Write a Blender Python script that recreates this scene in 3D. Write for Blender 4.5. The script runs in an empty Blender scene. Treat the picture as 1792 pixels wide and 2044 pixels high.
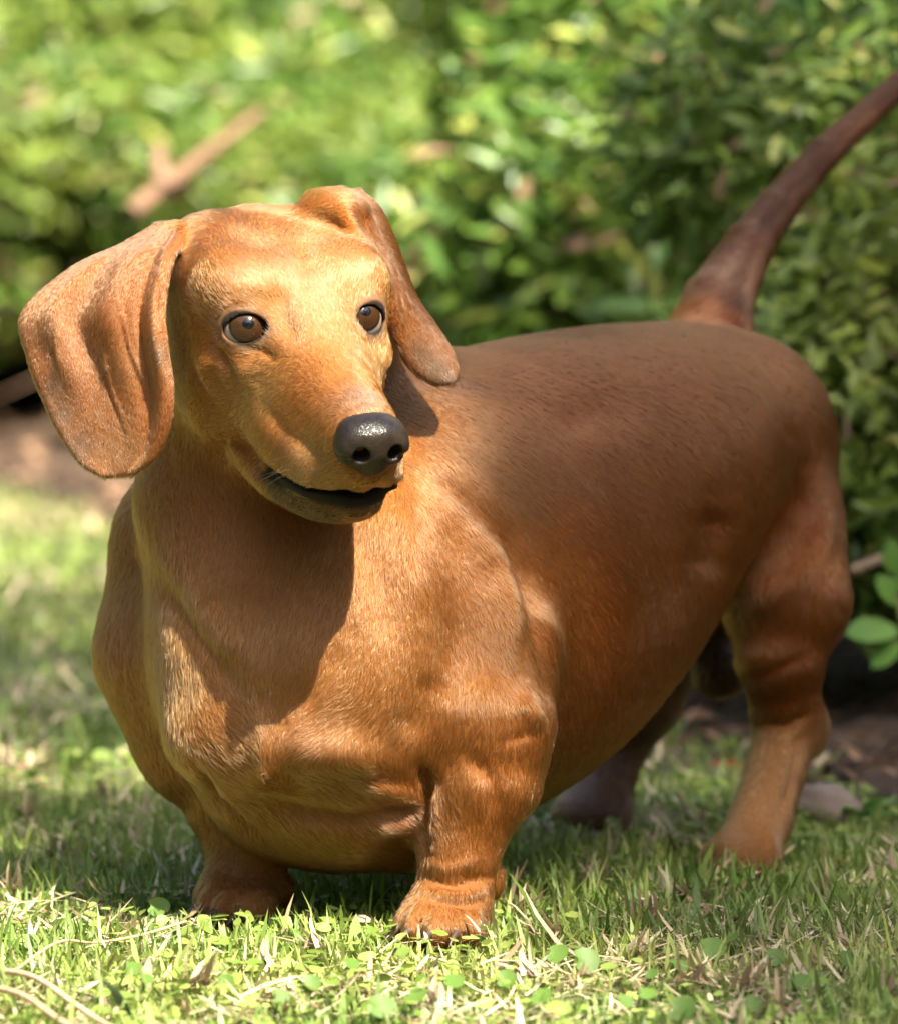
import bpy, math, random
import numpy as np
from mathutils import Vector, Matrix

DEV = False
S = bpy.context.scene
COL = S.collection
RNG = np.random.default_rng(7)
random.seed(7)

# ------------------------------------------------------------------ camera, sky, sun, exposure
CAM_H, CAM_D, PITCH, FPX, IMG_W = 0.41, 3.0, math.radians(4.3), 13200.0, 1792.0
cam_data = bpy.data.cameras.new('camera')
cam = bpy.data.objects.new('camera', cam_data)
COL.objects.link(cam)
cam.location = (0, -CAM_D, CAM_H)
cam.rotation_euler = (math.pi / 2 - PITCH, 0, 0)
cam_data.sensor_fit = 'HORIZONTAL'
cam_data.sensor_width = 36.0
cam_data.lens = 36.0 * FPX / IMG_W
cam_data.clip_start, cam_data.clip_end = 0.05, 400.0
cam_data.dof.use_dof = True
cam_data.dof.focus_distance = 2.88
cam_data.dof.aperture_fstop = cam_data.lens / 21.0
S.camera = cam

SUN_TO = np.array([0.40, -0.60, 1.03])            # towards the sun
SUN_TO /= np.linalg.norm(SUN_TO)
SUN_EL = math.asin(SUN_TO[2])
SUN_AZ = math.atan2(SUN_TO[0], SUN_TO[1])
world = bpy.data.worlds.new('World')
S.world = world
world.use_nodes = True
wn = world.node_tree
bg = wn.nodes['Background']
sky = wn.nodes.new('ShaderNodeTexSky')
sky.sky_type = 'NISHITA'
sky.sun_disc = False
sky.sun_elevation = SUN_EL
sky.sun_rotation = SUN_AZ
sky.air_density, sky.dust_density, sky.ozone_density = 1.0, 4.0, 0.6
wn.links.new(sky.outputs['Color'], bg.inputs['Color'])
bg.inputs['Strength'].default_value = 0.095
sun_data = bpy.data.lights.new('sun', 'SUN')
sun_data.energy = 4.4
sun_data.angle = math.radians(0.53)
sun_data.color = (1.0, 0.92, 0.76)
sun = bpy.data.objects.new('sun', sun_data)
COL.objects.link(sun)
sun.rotation_euler = Vector(-SUN_TO).to_track_quat('-Z', 'Y').to_euler()
S.view_settings.view_transform = 'Standard'
S.view_settings.look = 'None'
S.view_settings.gamma = 1.0
S.view_settings.use_curve_mapping = False
S.view_settings.exposure = 2.1
S.render.engine = 'CYCLES'
S.cycles.max_bounces = 8
S.cycles.transparent_max_bounces = 8
S.cycles.use_denoising = True
S.cycles.use_adaptive_sampling = False
S.cycles.sample_clamp_indirect = 2.5

# ------------------------------------------------------------------ frames
cR = np.array([1.0, 0, 0])
cF = np.array([0, math.cos(PITCH), -math.sin(PITCH)])
cU = np.array([0, math.sin(PITCH), math.cos(PITCH)])
CAM = np.array([0, -CAM_D, CAM_H])


def C(px, py, t):
    """a point t metres beyond the front of the dog, seen along the photograph's line of sight"""
    d = CAM_D + t
    return CAM + cF * d + cR * ((px - 896.0) * d / FPX) + cU * ((1022.0 - py) * d / FPX)


def G(px, py, z=0.0):
    """where that line of sight meets the level z"""
    v = cF + cR * ((px - 896.0) / FPX) + cU * ((1022.0 - py) / FPX)
    return CAM + v * ((z - CAM_H) / v[2])


def unit(v):
    v = np.asarray(v, float)
    return v / np.linalg.norm(v)


def tag(o, label=None, cat=None, group=None, kind=None):
    if label: o['label'] = label
    if cat: o['category'] = cat
    if group: o['group'] = group
    if kind: o['kind'] = kind
    return o


def empty(name, loc, parent=None):
    o = bpy.data.objects.new(name, None)
    COL.objects.link(o)
    o.location = loc
    o.empty_display_size = 0.02
    if parent: o.parent = parent
    return o


def mesh_from(name, V, F, mat=None, parent=None, smooth=True, link=True):
    """V (n,3) array in world space; F (m,k) int array of one polygon size"""
    V = np.asarray(V, np.float32)
    if parent is not None:
        V = V - np.array(parent.location if parent.parent is None else parent.parent.location, np.float32)
    me = bpy.data.meshes.new(name)
    F = np.asarray(F, np.int32)
    n, k = F.shape
    me.vertices.add(len(V))
    me.vertices.foreach_set('co', V.ravel())
    me.loops.add(n * k)
    me.loops.foreach_set('vertex_index', F.ravel())
    me.polygons.add(n)
    me.polygons.foreach_set('loop_start', np.arange(0, n * k, k, dtype=np.int32))
    me.update(calc_edges=True)
    me.polygons.foreach_set('use_smooth', np.full(n, smooth))
    if mat is not None: me.materials.append(mat)
    if not link: return me
    o = bpy.data.objects.new(name, me)
    COL.objects.link(o)
    if parent is not None: o.parent = parent
    return o


def col_attr(me, name, rgb):
    a = me.attributes.new(name, 'FLOAT_COLOR', 'POINT')
    c = np.ones((len(rgb), 4), np.float32)
    c[:, :3] = rgb
    a.data.foreach_set('color', c.ravel())


# ------------------------------------------------------------------ materials
def material(name):
    m = bpy.data.materials.new(name)
    m.use_nodes = True
    nt = m.node_tree
    return m, nt, nt.nodes['Principled BSDF'], (lambda t, **k: node(nt, t, **k)), nt.links.new


def node(nt, t, **k):
    n = nt.nodes.new('ShaderNode' + t)
    for a, v in k.items():
        if a.startswith('i_'):
            key = a[2:]
            n.inputs[int(key) if key.isdigit() else key].default_value = v
        else:
            setattr(n, a, v)
    return n


def attr_material(name, attr, rough=0.6, spec=0.3, noise=0.0, nscale=200.0, trans=0.0, sheen=0.0):
    m, nt, b, N, L = material(name)
    a = N('Attribute', attribute_name=attr)
    src = a.outputs['Color']
    if noise:
        nz = N('TexNoise')
        nz.inputs['Scale'].default_value = nscale
        nz.inputs['Detail'].default_value = 3
        mr = N('MapRange', i_3=1 - noise, i_4=1 + noise)
        mr.inputs[1].default_value, mr.inputs[2].default_value = 0.25, 0.75
        tc = N('TexCoord')
        L(tc.outputs['Object'], nz.inputs['Vector'])
        L(nz.outputs['Fac'], mr.inputs[0])
        vm = N('VectorMath', operation='SCALE')
        L(src, vm.inputs[0]); L(mr.outputs[0], vm.inputs['Scale'])
        src = vm.outputs[0]
    L(src, b.inputs['Base Color'])
    b.inputs['Roughness'].default_value = rough
    b.inputs['Specular IOR Level'].default_value = spec
    if trans:
        t = N('BsdfTranslucent')
        L(src, t.inputs['Color'])
        mx = N('MixShader', i_0=trans)
        L(b.outputs[0], mx.inputs[1]); L(t.outputs[0], mx.inputs[2])
        L(mx.outputs[0], nt.nodes['Material Output'].inputs['Surface'])
    return m


def plain(name, rgb, rough=0.5, spec=0.4):
    m, nt, b, N, L = material(name)
    b.inputs['Base Color'].default_value = (*rgb, 1)
    b.inputs['Roughness'].default_value = rough
    b.inputs['Specular IOR Level'].default_value = spec
    return m
# ------------------------------------------------------------------ implicit surfaces
def smin(a, b, k):
    if k <= 0: return np.minimum(a, b)
    h = np.maximum(k - np.abs(a - b), 0) / k
    return np.minimum(a, b) - h * h * (k * 0.25)


def axis(lo, hi, f0, f1, fine, coarse):
    """grid coordinates with small steps between f0 and f1 and larger ones elsewhere"""
    a, x = [lo], lo
    while x < hi:
        e = max(f0 - x, x - f1, 0.0)
        x += min(coarse, fine + e * 0.12)
        a.append(x)
    return np.array(a, np.float32)


class Field:
    def __init__(self, ax, ay, az):
        self.ax = [np.asarray(v, np.float32) for v in (ax, ay, az)]
        self.D = np.full([len(v) for v in self.ax], 0.05, np.float32)

    def sub(self, lo, hi, pad):
        sl, g = [], []
        for i in range(3):
            a = self.ax[i]
            i0 = max(int(np.searchsorted(a, lo[i] - pad)) - 1, 0)
            i1 = min(int(np.searchsorted(a, hi[i] + pad)) + 1, len(a))
            sl.append(slice(i0, max(i1, i0)))
            shp = [1, 1, 1]; shp[i] = -1
            g.append(a[sl[i]].reshape(shp))
        return tuple(sl), g

    def add(self, fn, lo, hi, k=0.0, cut=False):
        sl, g = self.sub(lo, hi, k + 0.004)
        if 0 in self.D[sl].shape: return
        d = fn(*g).astype(np.float32)
        if cut: self.D[sl] = -smin(-self.D[sl], d, k)
        else: self.D[sl] = smin(self.D[sl], d, k)

    # primitives, all in metres and world space
    def ell(self, c, r, axes=None, k=0.01, cut=False):
        c = np.asarray(c, float); r = np.asarray(r, float)
        if r.ndim == 0: r = np.full(3, float(r))
        A = np.eye(3) if axes is None else np.asarray(axes, float)
        ext = np.sqrt(((A * r[:, None]) ** 2).sum(0))

        def fn(X, Y, Z):
            P = (X - c[0], Y - c[1], Z - c[2])
            k0 = k1 = 0
            for i in range(3):
                q = (P[0] * A[i, 0] + P[1] * A[i, 1] + P[2] * A[i, 2]) / r[i]
                k0 = k0 + q * q
                k1 = k1 + (q / r[i]) ** 2
            k0 = np.sqrt(k0); k1 = np.sqrt(k1) + 1e-9
            return k0 * (k0 - 1) / k1
        self.add(fn, c - ext, c + ext, k, cut)

    def cone(self, a, b, ra, rb, k=0.01, cut=False):
        a = np.asarray(a, float); b = np.asarray(b, float)
        ab = b - a; L2 = ab @ ab

        def fn(X, Y, Z):
            px, py, pz = X - a[0], Y - a[1], Z - a[2]
            t = np.clip((px * ab[0] + py * ab[1] + pz * ab[2]) / L2, 0, 1)
            return np.sqrt((px - t * ab[0]) ** 2 + (py - t * ab[1]) ** 2 + (pz - t * ab[2]) ** 2) - (ra + (rb - ra) * t)
        self.add(fn, np.minimum(a - ra, b - rb), np.maximum(a + ra, b + rb), k, cut)

    def chain(self, pts, k=0.01, cut=False):
        pts = [(np.asarray(p, float), r) for p, r in pts]

        def fn(X, Y, Z):
            out = None
            for (a, ra), (b, rb) in zip(pts[:-1], pts[1:]):
                ab = b - a
                px, py, pz = X - a[0], Y - a[1], Z - a[2]
                t = np.clip((px * ab[0] + py * ab[1] + pz * ab[2]) / (ab @ ab), 0, 1)
                d = np.sqrt((px - t * ab[0]) ** 2 + (py - t * ab[1]) ** 2 + (pz - t * ab[2]) ** 2) - (ra + (rb - ra) * t)
                out = d if out is None else smin(out, d, 0.003)
            return out
        lo = np.min([p - r for p, r in pts], 0); hi = np.max([p + r for p, r in pts], 0)
        self.add(fn, lo, hi, k, cut)

    def stamp(self, P, R, k=0.0):
        """union of many small balls that form a sheet"""
        lo, hi = P.min(0) - R.max(), P.max(0) + R.max()
        sl, g = self.sub(lo, hi, k + 0.004)
        shp = self.D[sl].shape
        T = np.full(shp, 0.05, np.float32)
        for p, r in zip(P, R):
            m = r + 0.004 + k * 0.5
            i = []
            for j in range(3):
                a = g[j].ravel()
                i0 = np.searchsorted(a, p[j] - m); i1 = np.searchsorted(a, p[j] + m)
                i.append(slice(i0, i1))
            dx = g[0][i[0], :, :] - p[0]; dy = g[1][:, i[1], :] - p[1]; dz = g[2][:, :, i[2]] - p[2]
            t = T[tuple(i)]
            np.minimum(t, np.sqrt(dx * dx + dy * dy + dz * dz) - r, out=t)
        self.D[sl] = smin(self.D[sl], T, k)

    def mesh(self):
        """surface nets; returns vertices and quads"""
        D = self.D
        nx, ny, nz = D.shape
        sgn = D < 0
        act = np.zeros((nx - 1, ny - 1, nz - 1), np.uint8)
        for i in (0, 1):
            for j in (0, 1):
                for k in (0, 1):
                    act += sgn[i:nx - 1 + i, j:ny - 1 + j, k:nz - 1 + k]
        I, J, K = np.nonzero((act > 0) & (act < 8))
        idx = np.full(act.shape, -1, np.int32)
        idx[I, J, K] = np.arange(len(I))
        del act
        acc = np.zeros((len(I), 3)); cnt = np.zeros(len(I))
        cs = [(i, j, k) for i in (0, 1) for j in (0, 1) for k in (0, 1)]
        val = {c: D[I + c[0], J + c[1], K + c[2]].astype(np.float64) for c in cs}
        pos = {}
        for c in cs:
            pos[c] = np.stack([self.ax[0][I + c[0]], self.ax[1][J + c[1]], self.ax[2][K + c[2]]], 1).astype(np.float64)
        for c in cs:
            for a in range(3):
                if c[a]: continue
                e = list(c); e[a] = 1; e = tuple(e)
                x = (val[c] < 0) != (val[e] < 0)
                den = np.where(x, val[c] - val[e], 1.0)
                t = np.clip(val[c] / den, 0, 1)[:, None]
                acc += np.where(x[:, None], pos[c] + t * (pos[e] - pos[c]), 0)
                cnt += x
        V = acc / cnt[:, None]
        quads = []
        for a in range(3):
            b, c = (a + 1) % 3, (a + 2) % 3
            s0 = [slice(None)] * 3; s1 = [slice(None)] * 3
            s0[a] = slice(0, -1); s1[a] = slice(1, None)
            for q in (b, c):
                s0[q] = slice(1, -1); s1[q] = slice(1, -1)
            A0, A1 = sgn[tuple(s0)], sgn[tuple(s1)]
            E = np.array(np.nonzero(A0 != A1))
            flip = A0[tuple(E)]
            E[b] += 1; E[c] += 1
            q = []
            for db, dc in ((-1, -1), (0, -1), (0, 0), (-1, 0)):
                e = E.copy(); e[b] += db; e[c] += dc
                q.append(idx[e[0], e[1], e[2]])
            q = np.stack(q, 1)
            q[~flip] = q[~flip][:, ::-1]
            quads.append(q)
        Q = np.concatenate(quads)
        return V.astype(np.float32), Q[(Q >= 0).all(1)]


def relax(V, Q, n=2, lam=0.5):
    E = np.concatenate([Q[:, [0, 1]], Q[:, [1, 2]], Q[:, [2, 3]], Q[:, [3, 0]]])
    deg = np.bincount(E.ravel(), minlength=len(V)).astype(np.float32)
    for it in range(n):
        for l in (lam, -lam * 0.96):
            acc = np.zeros_like(V)
            for a in range(3):
                acc[:, a] = np.bincount(E[:, 0], V[E[:, 1], a], len(V)) + np.bincount(E[:, 1], V[E[:, 0], a], len(V))
            V = V + l * (acc / deg[:, None] - V)
    return V


def vnormals(V, Q):
    n = np.cross(V[Q[:, 2]] - V[Q[:, 0]], V[Q[:, 3]] - V[Q[:, 1]])
    N = np.zeros_like(V)
    for j in range(4):
        for a in range(3):
            N[:, a] += np.bincount(Q[:, j], n[:, a], len(V))
    return N / (np.linalg.norm(N, axis=1, keepdims=True) + 1e-12)


def spline(xs, ys, n=400):
    """smooth curve through a table: returns a function"""
    xs = np.asarray(xs, float); ys = np.asarray(ys, float)
    m = np.gradient(ys, xs)

    def f(x):
        x = np.clip(x, xs[0], xs[-1])
        i = np.clip(np.searchsorted(xs, x) - 1, 0, len(xs) - 2)
        h = xs[i + 1] - xs[i]
        t = (x - xs[i]) / h
        return ((2 * t ** 3 - 3 * t ** 2 + 1) * ys[i] + (t ** 3 - 2 * t ** 2 + t) * h * m[i]
                + (-2 * t ** 3 + 3 * t ** 2) * ys[i + 1] + (t ** 3 - t ** 2) * h * m[i + 1])
    return f
# ------------------------------------------------------------------ the dog
mm = 0.001
DOG_O = G(668, 1850)
DOG_B = G(1342, 1708)
dF = unit(DOG_O - DOG_B); dF[2] = 0; dF = unit(dF)        # forward
dL = np.array([-dF[1], dF[0], 0.0]); dL = dL if dL[0] > 0 else -dL   # the dog's left
DOG_AXES = np.array([dF, dL, [0, 0, 1]])


def Dg(f, l, z):
    return DOG_O + dF * f * mm + dL * l * mm + np.array([0, 0, z * mm])


# head frame
HEAD_O = C(612, 637, -0.116)
_yaw, _pit, _rol = math.radians(23), math.radians(-28), math.radians(5)
_f = math.cos(_pit) * math.sin(_yaw) * cR - math.cos(_pit) * math.cos(_yaw) * cF + math.sin(_pit) * cU
_l = math.cos(_yaw) * cR + math.sin(_yaw) * cF
_u = -np.cross(_f, _l)
_u = _u if _u @ cU > 0 else -_u
hF = _f
hL = math.cos(_rol) * _l + math.sin(_rol) * _u
hU = math.cos(_rol) * _u - math.sin(_rol) * _l
HEAD_AXES = np.array([hL, hF, hU])


def H(l, f, u):
    return HEAD_O + (hL * l + hF * f + hU * u) * mm


def haxes(yaw=0.0, pitch=0.0):
    """head axes turned by yaw (towards the dog's left) and pitched up"""
    y, p = math.radians(yaw), math.radians(pitch)
    f = math.cos(y) * hF + math.sin(y) * hL
    l = math.cos(y) * hL - math.sin(y) * hF
    u = math.cos(p) * hU - math.sin(p) * f
    f = math.cos(p) * f + math.sin(p) * hU
    return np.array([l, f, u])


EYES = []          # (centre, outward axis, side axis, up axis)
EYE_R = 11.2
for s in (-1, 1):
    a = math.radians(31 if s < 0 else 26)
    up_tilt = math.radians(24)
    out = unit(math.cos(a) * hF + s * math.sin(a) * hL + math.sin(up_tilt) * hU)
    c = (H(-26.6, -2, -3.2) if s < 0 else H(23.2, -1, -2.2)) + out * 0.6 * mm
    side = unit(np.cross(hU, out)); side = side if (side @ hL) * s > 0 else -side    # to the outer corner
    upv = unit(np.cross(out, side)); upv = upv if upv @ hU > 0 else -upv
    EYES.append((c, out, side, upv, s))


def loft(F, cf, w, zt, zb, f0, f1, O, A, expo=2.2, keel=None, k=0.012, ext=0.12):
    """a body whose cross-section runs along A[0]; w, zt, zb are functions of f in mm"""
    corners = []
    for f in (f0, f1):
        for a in (-1, 1):
            for b in (-1, 1):
                corners.append(O + A[0] * f * mm + A[1] * a * ext + A[2] * (cf + b * ext))
    corners = np.array(corners)

    def fn(X, Y, Z):
        x, y, z = X - O[0], Y - O[1], Z - O[2]
        f = (x * A[0, 0] + y * A[0, 1] + z * A[0, 2]) / mm
        l = (x * A[1, 0] + y * A[1, 1] + z * A[1, 2]) / mm
        u = (x * A[2, 0] + y * A[2, 1] + z * A[2, 2]) / mm
        tab = np.linspace(f0, f1, 600)
        W = np.interp(f, tab, w(tab)).astype(np.float32)
        T = np.interp(f, tab, zt(tab)).astype(np.float32)
        B = np.interp(f, tab, zb(tab)).astype(np.float32)
        zc = (T + B) * 0.5
        hh = np.maximum((T - B) * 0.5, 1.0)
        q = u - zc
        zn = np.clip(q / hh, -1.2, 1.2)
        if keel is not None:
            W = W * (1 + np.interp(f, tab, keel(tab)).astype(np.float32) * zn)
        W = np.maximum(W, 1.0)
        rho = (np.abs(l / W) ** expo + np.abs(q / hh) ** expo) ** (1 / expo) + 1e-4
        r = np.sqrt(l * l + q * q) + 1e-3
        d = r * (1 - 1 / rho)
        d = np.where(rho < 0.3, -0.6 * np.minimum(W, hh), d)
        d = np.maximum(d, np.maximum(f - f1, f0 - f))
        return d * mm
    F.add(fn, corners.min(0), corners.max(0), k)


fine, coarse = (1.0 * mm, 2.2 * mm) if not DEV else (1.7 * mm, 3.2 * mm)
BODY = Field(axis(-0.215, 0.30, -0.205, -0.01, fine, coarse),
             axis(-0.215, 0.52, -0.20, -0.03, fine, coarse),
             axis(-0.012, 0.47, 0.165, 0.335, fine, coarse))

# head
BODY.ell(H(0, -50, -14), np.array([44, 56, 36]) * mm, HEAD_AXES, 0.012)
for s in (-1, 1):
    BODY.ell(H(s * 24, -52, -6), np.array([21, 40, 25]) * mm, HEAD_AXES, 0.012)
BODY.ell(H(0, -18, -8), np.array([32, 42, 27]) * mm, HEAD_AXES, 0.014)
mf = [-5, 10, 26, 45, 62, 76, 85, 89]
mw = spline(mf, [32, 31, 27.5, 23.5, 20.5, 18, 14.5, 11])
mt = spline(mf, [11, 7.5, 4.0, 1.0, -0.5, -1.5, -5, -10])
mb = spline(mf, [-50, -53, -54, -52, -48, -43, -37, -33])
mk = spline([-5, 30, 93], [-0.20, -0.20, -0.05])
loft(BODY, 0.0, mw, mt, mb, -6, 89, HEAD_O, np.array([hF, hL, hU]), 2.3, mk, 0.014, 0.07)
for s in (-1, 1):
    BODY.ell(H(s * 29, -30, -40), np.array([18, 32, 27]) * mm, HEAD_AXES, 0.016)        # cheek
    BODY.ell(H(s * 20, -15, 12), np.array([12, 14, 8.5]) * mm, HEAD_AXES, 0.014)           # brow
    BODY.ell(H(s * 32, -26, 5), np.array([11, 20, 15]) * mm, HEAD_AXES, 0.014)          # temple
    BODY.ell(H(s * 31, -4, -17), np.array([8, 18, 6]) * mm, HEAD_AXES, 0.012)           # cheek bone
    BODY.ell(H(s * 18.5, 44, -43), np.array([6, 28, 10]) * mm, HEAD_AXES, 0.018)          # upper lip
BODY.cone(H(0, -40, -62), H(0, 10, -62), 26 * mm, 18 * mm, 0.016)
# open mouth: a wedge that follows the lip line, then the lower jaw under it
jf = [-10, 10, 30, 50, 64, 74, 81]
jw = spline(jf, [26, 25.5, 24.0, 21, 17.5, 13.5, 6])
jt = spline(jf, [-56, -55, -55.0, -49.6, -45.8, -43.8, -45.5])
jb = spline(jf, [-80, -78, -75, -71, -66.5, -61, -55])


def mouth_gap(X, Y, Z):
    x, y, z = X - HEAD_O[0], Y - HEAD_O[1], Z - HEAD_O[2]
    l = (x * hL[0] + y * hL[1] + z * hL[2]) / mm
    f = (x * hF[0] + y * hF[1] + z * hF[2]) / mm
    u = (x * hU[0] + y * hU[1] + z * hU[2]) / mm
    fx = f + 0.012 * l * l
    mid = np.interp(fx, [26, 34, 50, 70, 84, 100], [-56.5, -55, -50.5, -45.0, -43.0, -43])
    half = np.interp(fx, [27, 34, 50, 66, 84, 100], [0.0, 0.15, 0.2, 0.5, 1.1, 1.3])
    d = np.abs(u - mid) - half
    return np.maximum(d, 27 - fx) * mm


loft(BODY, -0.05, jw, jt, jb, -12, 82, HEAD_O, np.array([hF, hL, hU]), 2.3, None, 0.006, 0.06)
_c = np.array([H(a, b, c) for a in (-32, 32) for b in (20, 100) for c in (-68, -36)])
BODY.add(mouth_gap, _c.min(0), _c.max(0), 0.002, cut=True)
# nose seat
BODY.ell(H(0, 84, -17), np.array([13.5, 7, 12.0]) * mm, HEAD_AXES, 0.006)
BODY.cone(H(0, 88, -30), H(0, 83, -36), 3.0 * mm, 3.5 * mm, 0.006)
# eyes: lids wrap the ball, an almond opening is cut
for (c, out, side, upv, s) in EYES:
    BODY.ell(c, (EYE_R + 1.0) * mm, None, 0.007)
    A = np.array([side, upv, out])

    def lens(X, Y, Z, c=c, A=A):
        x, y, z = X - c[0], Y - c[1], Z - c[2]
        a = (x * A[0, 0] + y * A[0, 1] + z * A[0, 2]) / mm
        b = (x * A[1, 0] + y * A[1, 1] + z * A[1, 2]) / mm
        o = (x * A[2, 0] + y * A[2, 1] + z * A[2, 2]) / mm
        b = b + 0.10 * a
        top = np.sqrt((a + 2.0) ** 2 + (b + 4.0) ** 2) - 10.6
        bot = np.sqrt((a - 0.0) ** 2 + (b - 6.0) ** 2) - 12.1
        return np.maximum(np.maximum(top, bot), 2 - o) * mm
    BODY.add(lens, c - 0.02, c + 0.02, 0.0012, cut=True)
    BODY.ell(c, (EYE_R + 0.1) * mm, None, 0.0, cut=True)

# torso
ft = [-386, -384, -378, -366, -346, -315, -275, -235, -200, -150, -100, -60, -20, 20, 45, 60, 68, 70]
tw = spline(ft, [3, 13, 26, 40, 54, 68, 79, 88, 92, 93, 90, 86, 83, 78, 66, 44, 18, 3])
tt = spline(ft, [196, 206, 219, 234, 250, 259, 261, 261, 260, 257, 252, 247, 238, 220, 194, 165, 138, 124])
tb = spline(ft, [188, 178, 168, 162, 162, 162, 146, 118, 86, 53, 37, 30, 28, 36, 58, 84, 106, 118])
tk = spline([-400, -250, -100, 80], [-0.02, -0.05, -0.06, 0.02])
loft(BODY, 0.12, tw, tt, tb, -386.5, 70.5, DOG_O, np.array([dF, dL, [0, 0, 1.0]]), 2.15, tk, 0.0, 0.15)
# shoulders, chest
BODY.ell(Dg(-14, -50, 142), np.array([54, 42, 70]) * mm, DOG_AXES, 0.020)
BODY.ell(C(878, 1225, 0.004), np.array([46, 34, 60]) * mm, DOG_AXES, 0.026)
BODY.ell(Dg(40, 0, 116), np.array([44, 62, 58]) * mm, DOG_AXES, 0.022)
BODY.ell(C(535, 1475, -0.070), np.array([44, 34, 25]) * mm, None, 0.018)       # point of the breastbone
BODY.ell(C(700, 1530, -0.045), np.array([34, 38, 24]) * mm, None, 0.014)
BODY.ell(Dg(2, 2, 66), np.array([58, 58, 39]) * mm, DOG_AXES, 0.014)           # keel of the chest
BODY.ell(C(810, 1640, -0.030), np.array([13, 26, 22]) * mm, None, 0.010)
# neck
BODY.ell(C(322, 1120, 0.028), np.array([24, 30, 40]) * mm, None, 0.022)
BODY.chain([(C(520, 700, -0.035), 44 * mm), (C(510, 1000, -0.018), 54 * mm), (C(530, 1220, -0.035), 48 * mm), (C(540, 1400, -0.065), 26 * mm)], 0.012)
BODY.cone(C(600, 660, -0.004), C(745, 1000, 0.085), 42 * mm, 58 * mm, 0.030)
BODY.cone(C(630, 980, 0.02), C(765, 1130, 0.045), 56 * mm, 57 * mm, 0.03)
# front leg, the dog's right
BODY.chain([(C(370, 1300, 0.02), 42 * mm), (C(420, 1460, 0.02), 36 * mm), (C(462, 1590, 0.012), 22 * mm), (C(486, 1690, 0.004), 16.5 * mm), (C(488, 1760, -0.002), 17 * mm)], 0.014)
BODY.ell(C(476, 1800, -0.008), np.array([20, 23, 13]) * mm, None, 0.012)
# front leg, the dog's left
BODY.chain([(C(930, 1320, -0.040), 44 * mm), (C(956, 1440, -0.062), 33 * mm), (C(952, 1560, -0.066), 26 * mm), (C(917, 1690, -0.068), 18.5 * mm), (C(908, 1790, -0.07), 16.5 * mm)], 0.010)
BODY.ell(C(1035, 1415, -0.050), np.array([10, 16, 14]) * mm, None, 0.010)
BODY.ell(C(1044, 1520, -0.052), np.array([8, 13, 20]) * mm, None, 0.012)
BODY.ell(C(880, 1835, -0.078), np.array([19, 23, 13]) * mm, None, 0.012)
BODY.ell(C(985, 1755, -0.055), np.array([5, 6, 10]) * mm, None, 0.006)
BODY.ell(C(566, 1778, -0.01), np.array([5, 6, 6]) * mm, None, 0.006)
BODY.cone(C(856, 1560, -0.085), C(838, 1700, -0.085), 3 * mm, 4 * mm, 0.006, cut=True)     # armpit crease
# hind leg, the dog's left
BODY.ell(Dg(-326, 30, 196), np.array([44, 38, 50]) * mm, DOG_AXES, 0.022)
BODY.chain([(C(1560, 1040, 0.205), 30 * mm), (C(1568, 1200, 0.190), 31 * mm), (C(1558, 1310, 0.183), 21.5 * mm), (C(1566, 1400, 0.190), 16.5 * mm), (C(1580, 1450, 0.200), 15 * mm)], 0.016)
BODY.chain([(C(1575, 1440, 0.195), 15 * mm), (C(1547, 1540, 0.183), 14 * mm), (C(1517, 1640, 0.168), 15 * mm), (C(1495, 1695, 0.155), 15 * mm)], 0.008)
BODY.ell(C(1622, 1458, 0.205), np.array([6, 9, 11]) * mm, None, 0.008)
BODY.ell(C(1480, 1712, 0.140), np.array([18, 22, 12]) * mm, None, 0.010)
# hind leg, the dog's right
BODY.chain([(Dg(-320, -38, 188), 40 * mm), (C(1338, 1255, 0.310), 25 * mm), (C(1290, 1400, 0.31), 17 * mm), (C(1238, 1480, 0.32), 14.5 * mm), (C(1212, 1550, 0.312), 14 * mm), (C(1195, 1600, 0.302), 14 * mm)], 0.012)
BODY.ell(C(1180, 1622, 0.295), np.array([20, 22, 12]) * mm, None, 0.010)
BODY.chain([(Dg(-335, -4, 140), 18 * mm), (C(1428, 1290, 0.262), 10 * mm), (C(1434, 1340, 0.252), 13 * mm)], 0.006)
# tail
BODY.chain([(C(1405, 720, 0.262), 26 * mm), (C(1430, 612, 0.285), 17 * mm), (C(1490, 497, 0.315), 11.8 * mm), (C(1545, 420, 0.345), 9.3 * mm), (C(1640, 310, 0.385), 7.6 * mm), (C(1792, 172, 0.435), 6.0 * mm), (C(1900, 85, 0.475), 5.0 * mm)], 0.014)
# toes
TOES = []
for (c, dirv, w) in (((462, 1822, -0.022), dF - 0.35 * dL, 1.0), ((868, 1858, -0.092), dF, 1.0), ((1466, 1732, 0.138), dF - 0.1 * dL, 0.95), ((1165, 1640, 0.300), dF - 0.3 * dL, 0.95)):
    c = C(*c); c[2] = 0.009; dv = unit([dirv[0], dirv[1], 0]); sv = np.array([-dv[1], dv[0], 0])
    for j, (a, b) in enumerate(((-15, -4), (-5.5, 3), (5.5, 3), (15, -4))):
        p = c + sv * a * mm * w + dv * b * mm
        BODY.ell(p, np.array([11, 6.2, 8.5]) * mm * w, [dv, sv, [0, 0, 1]], 0.0035)
        TOES.append((p + dv * 9 * mm, unit(dv + sv * a * 0.012)))

# ears: sheets through rows of (left px, right px, y, depth left, depth middle, depth right)


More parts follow.
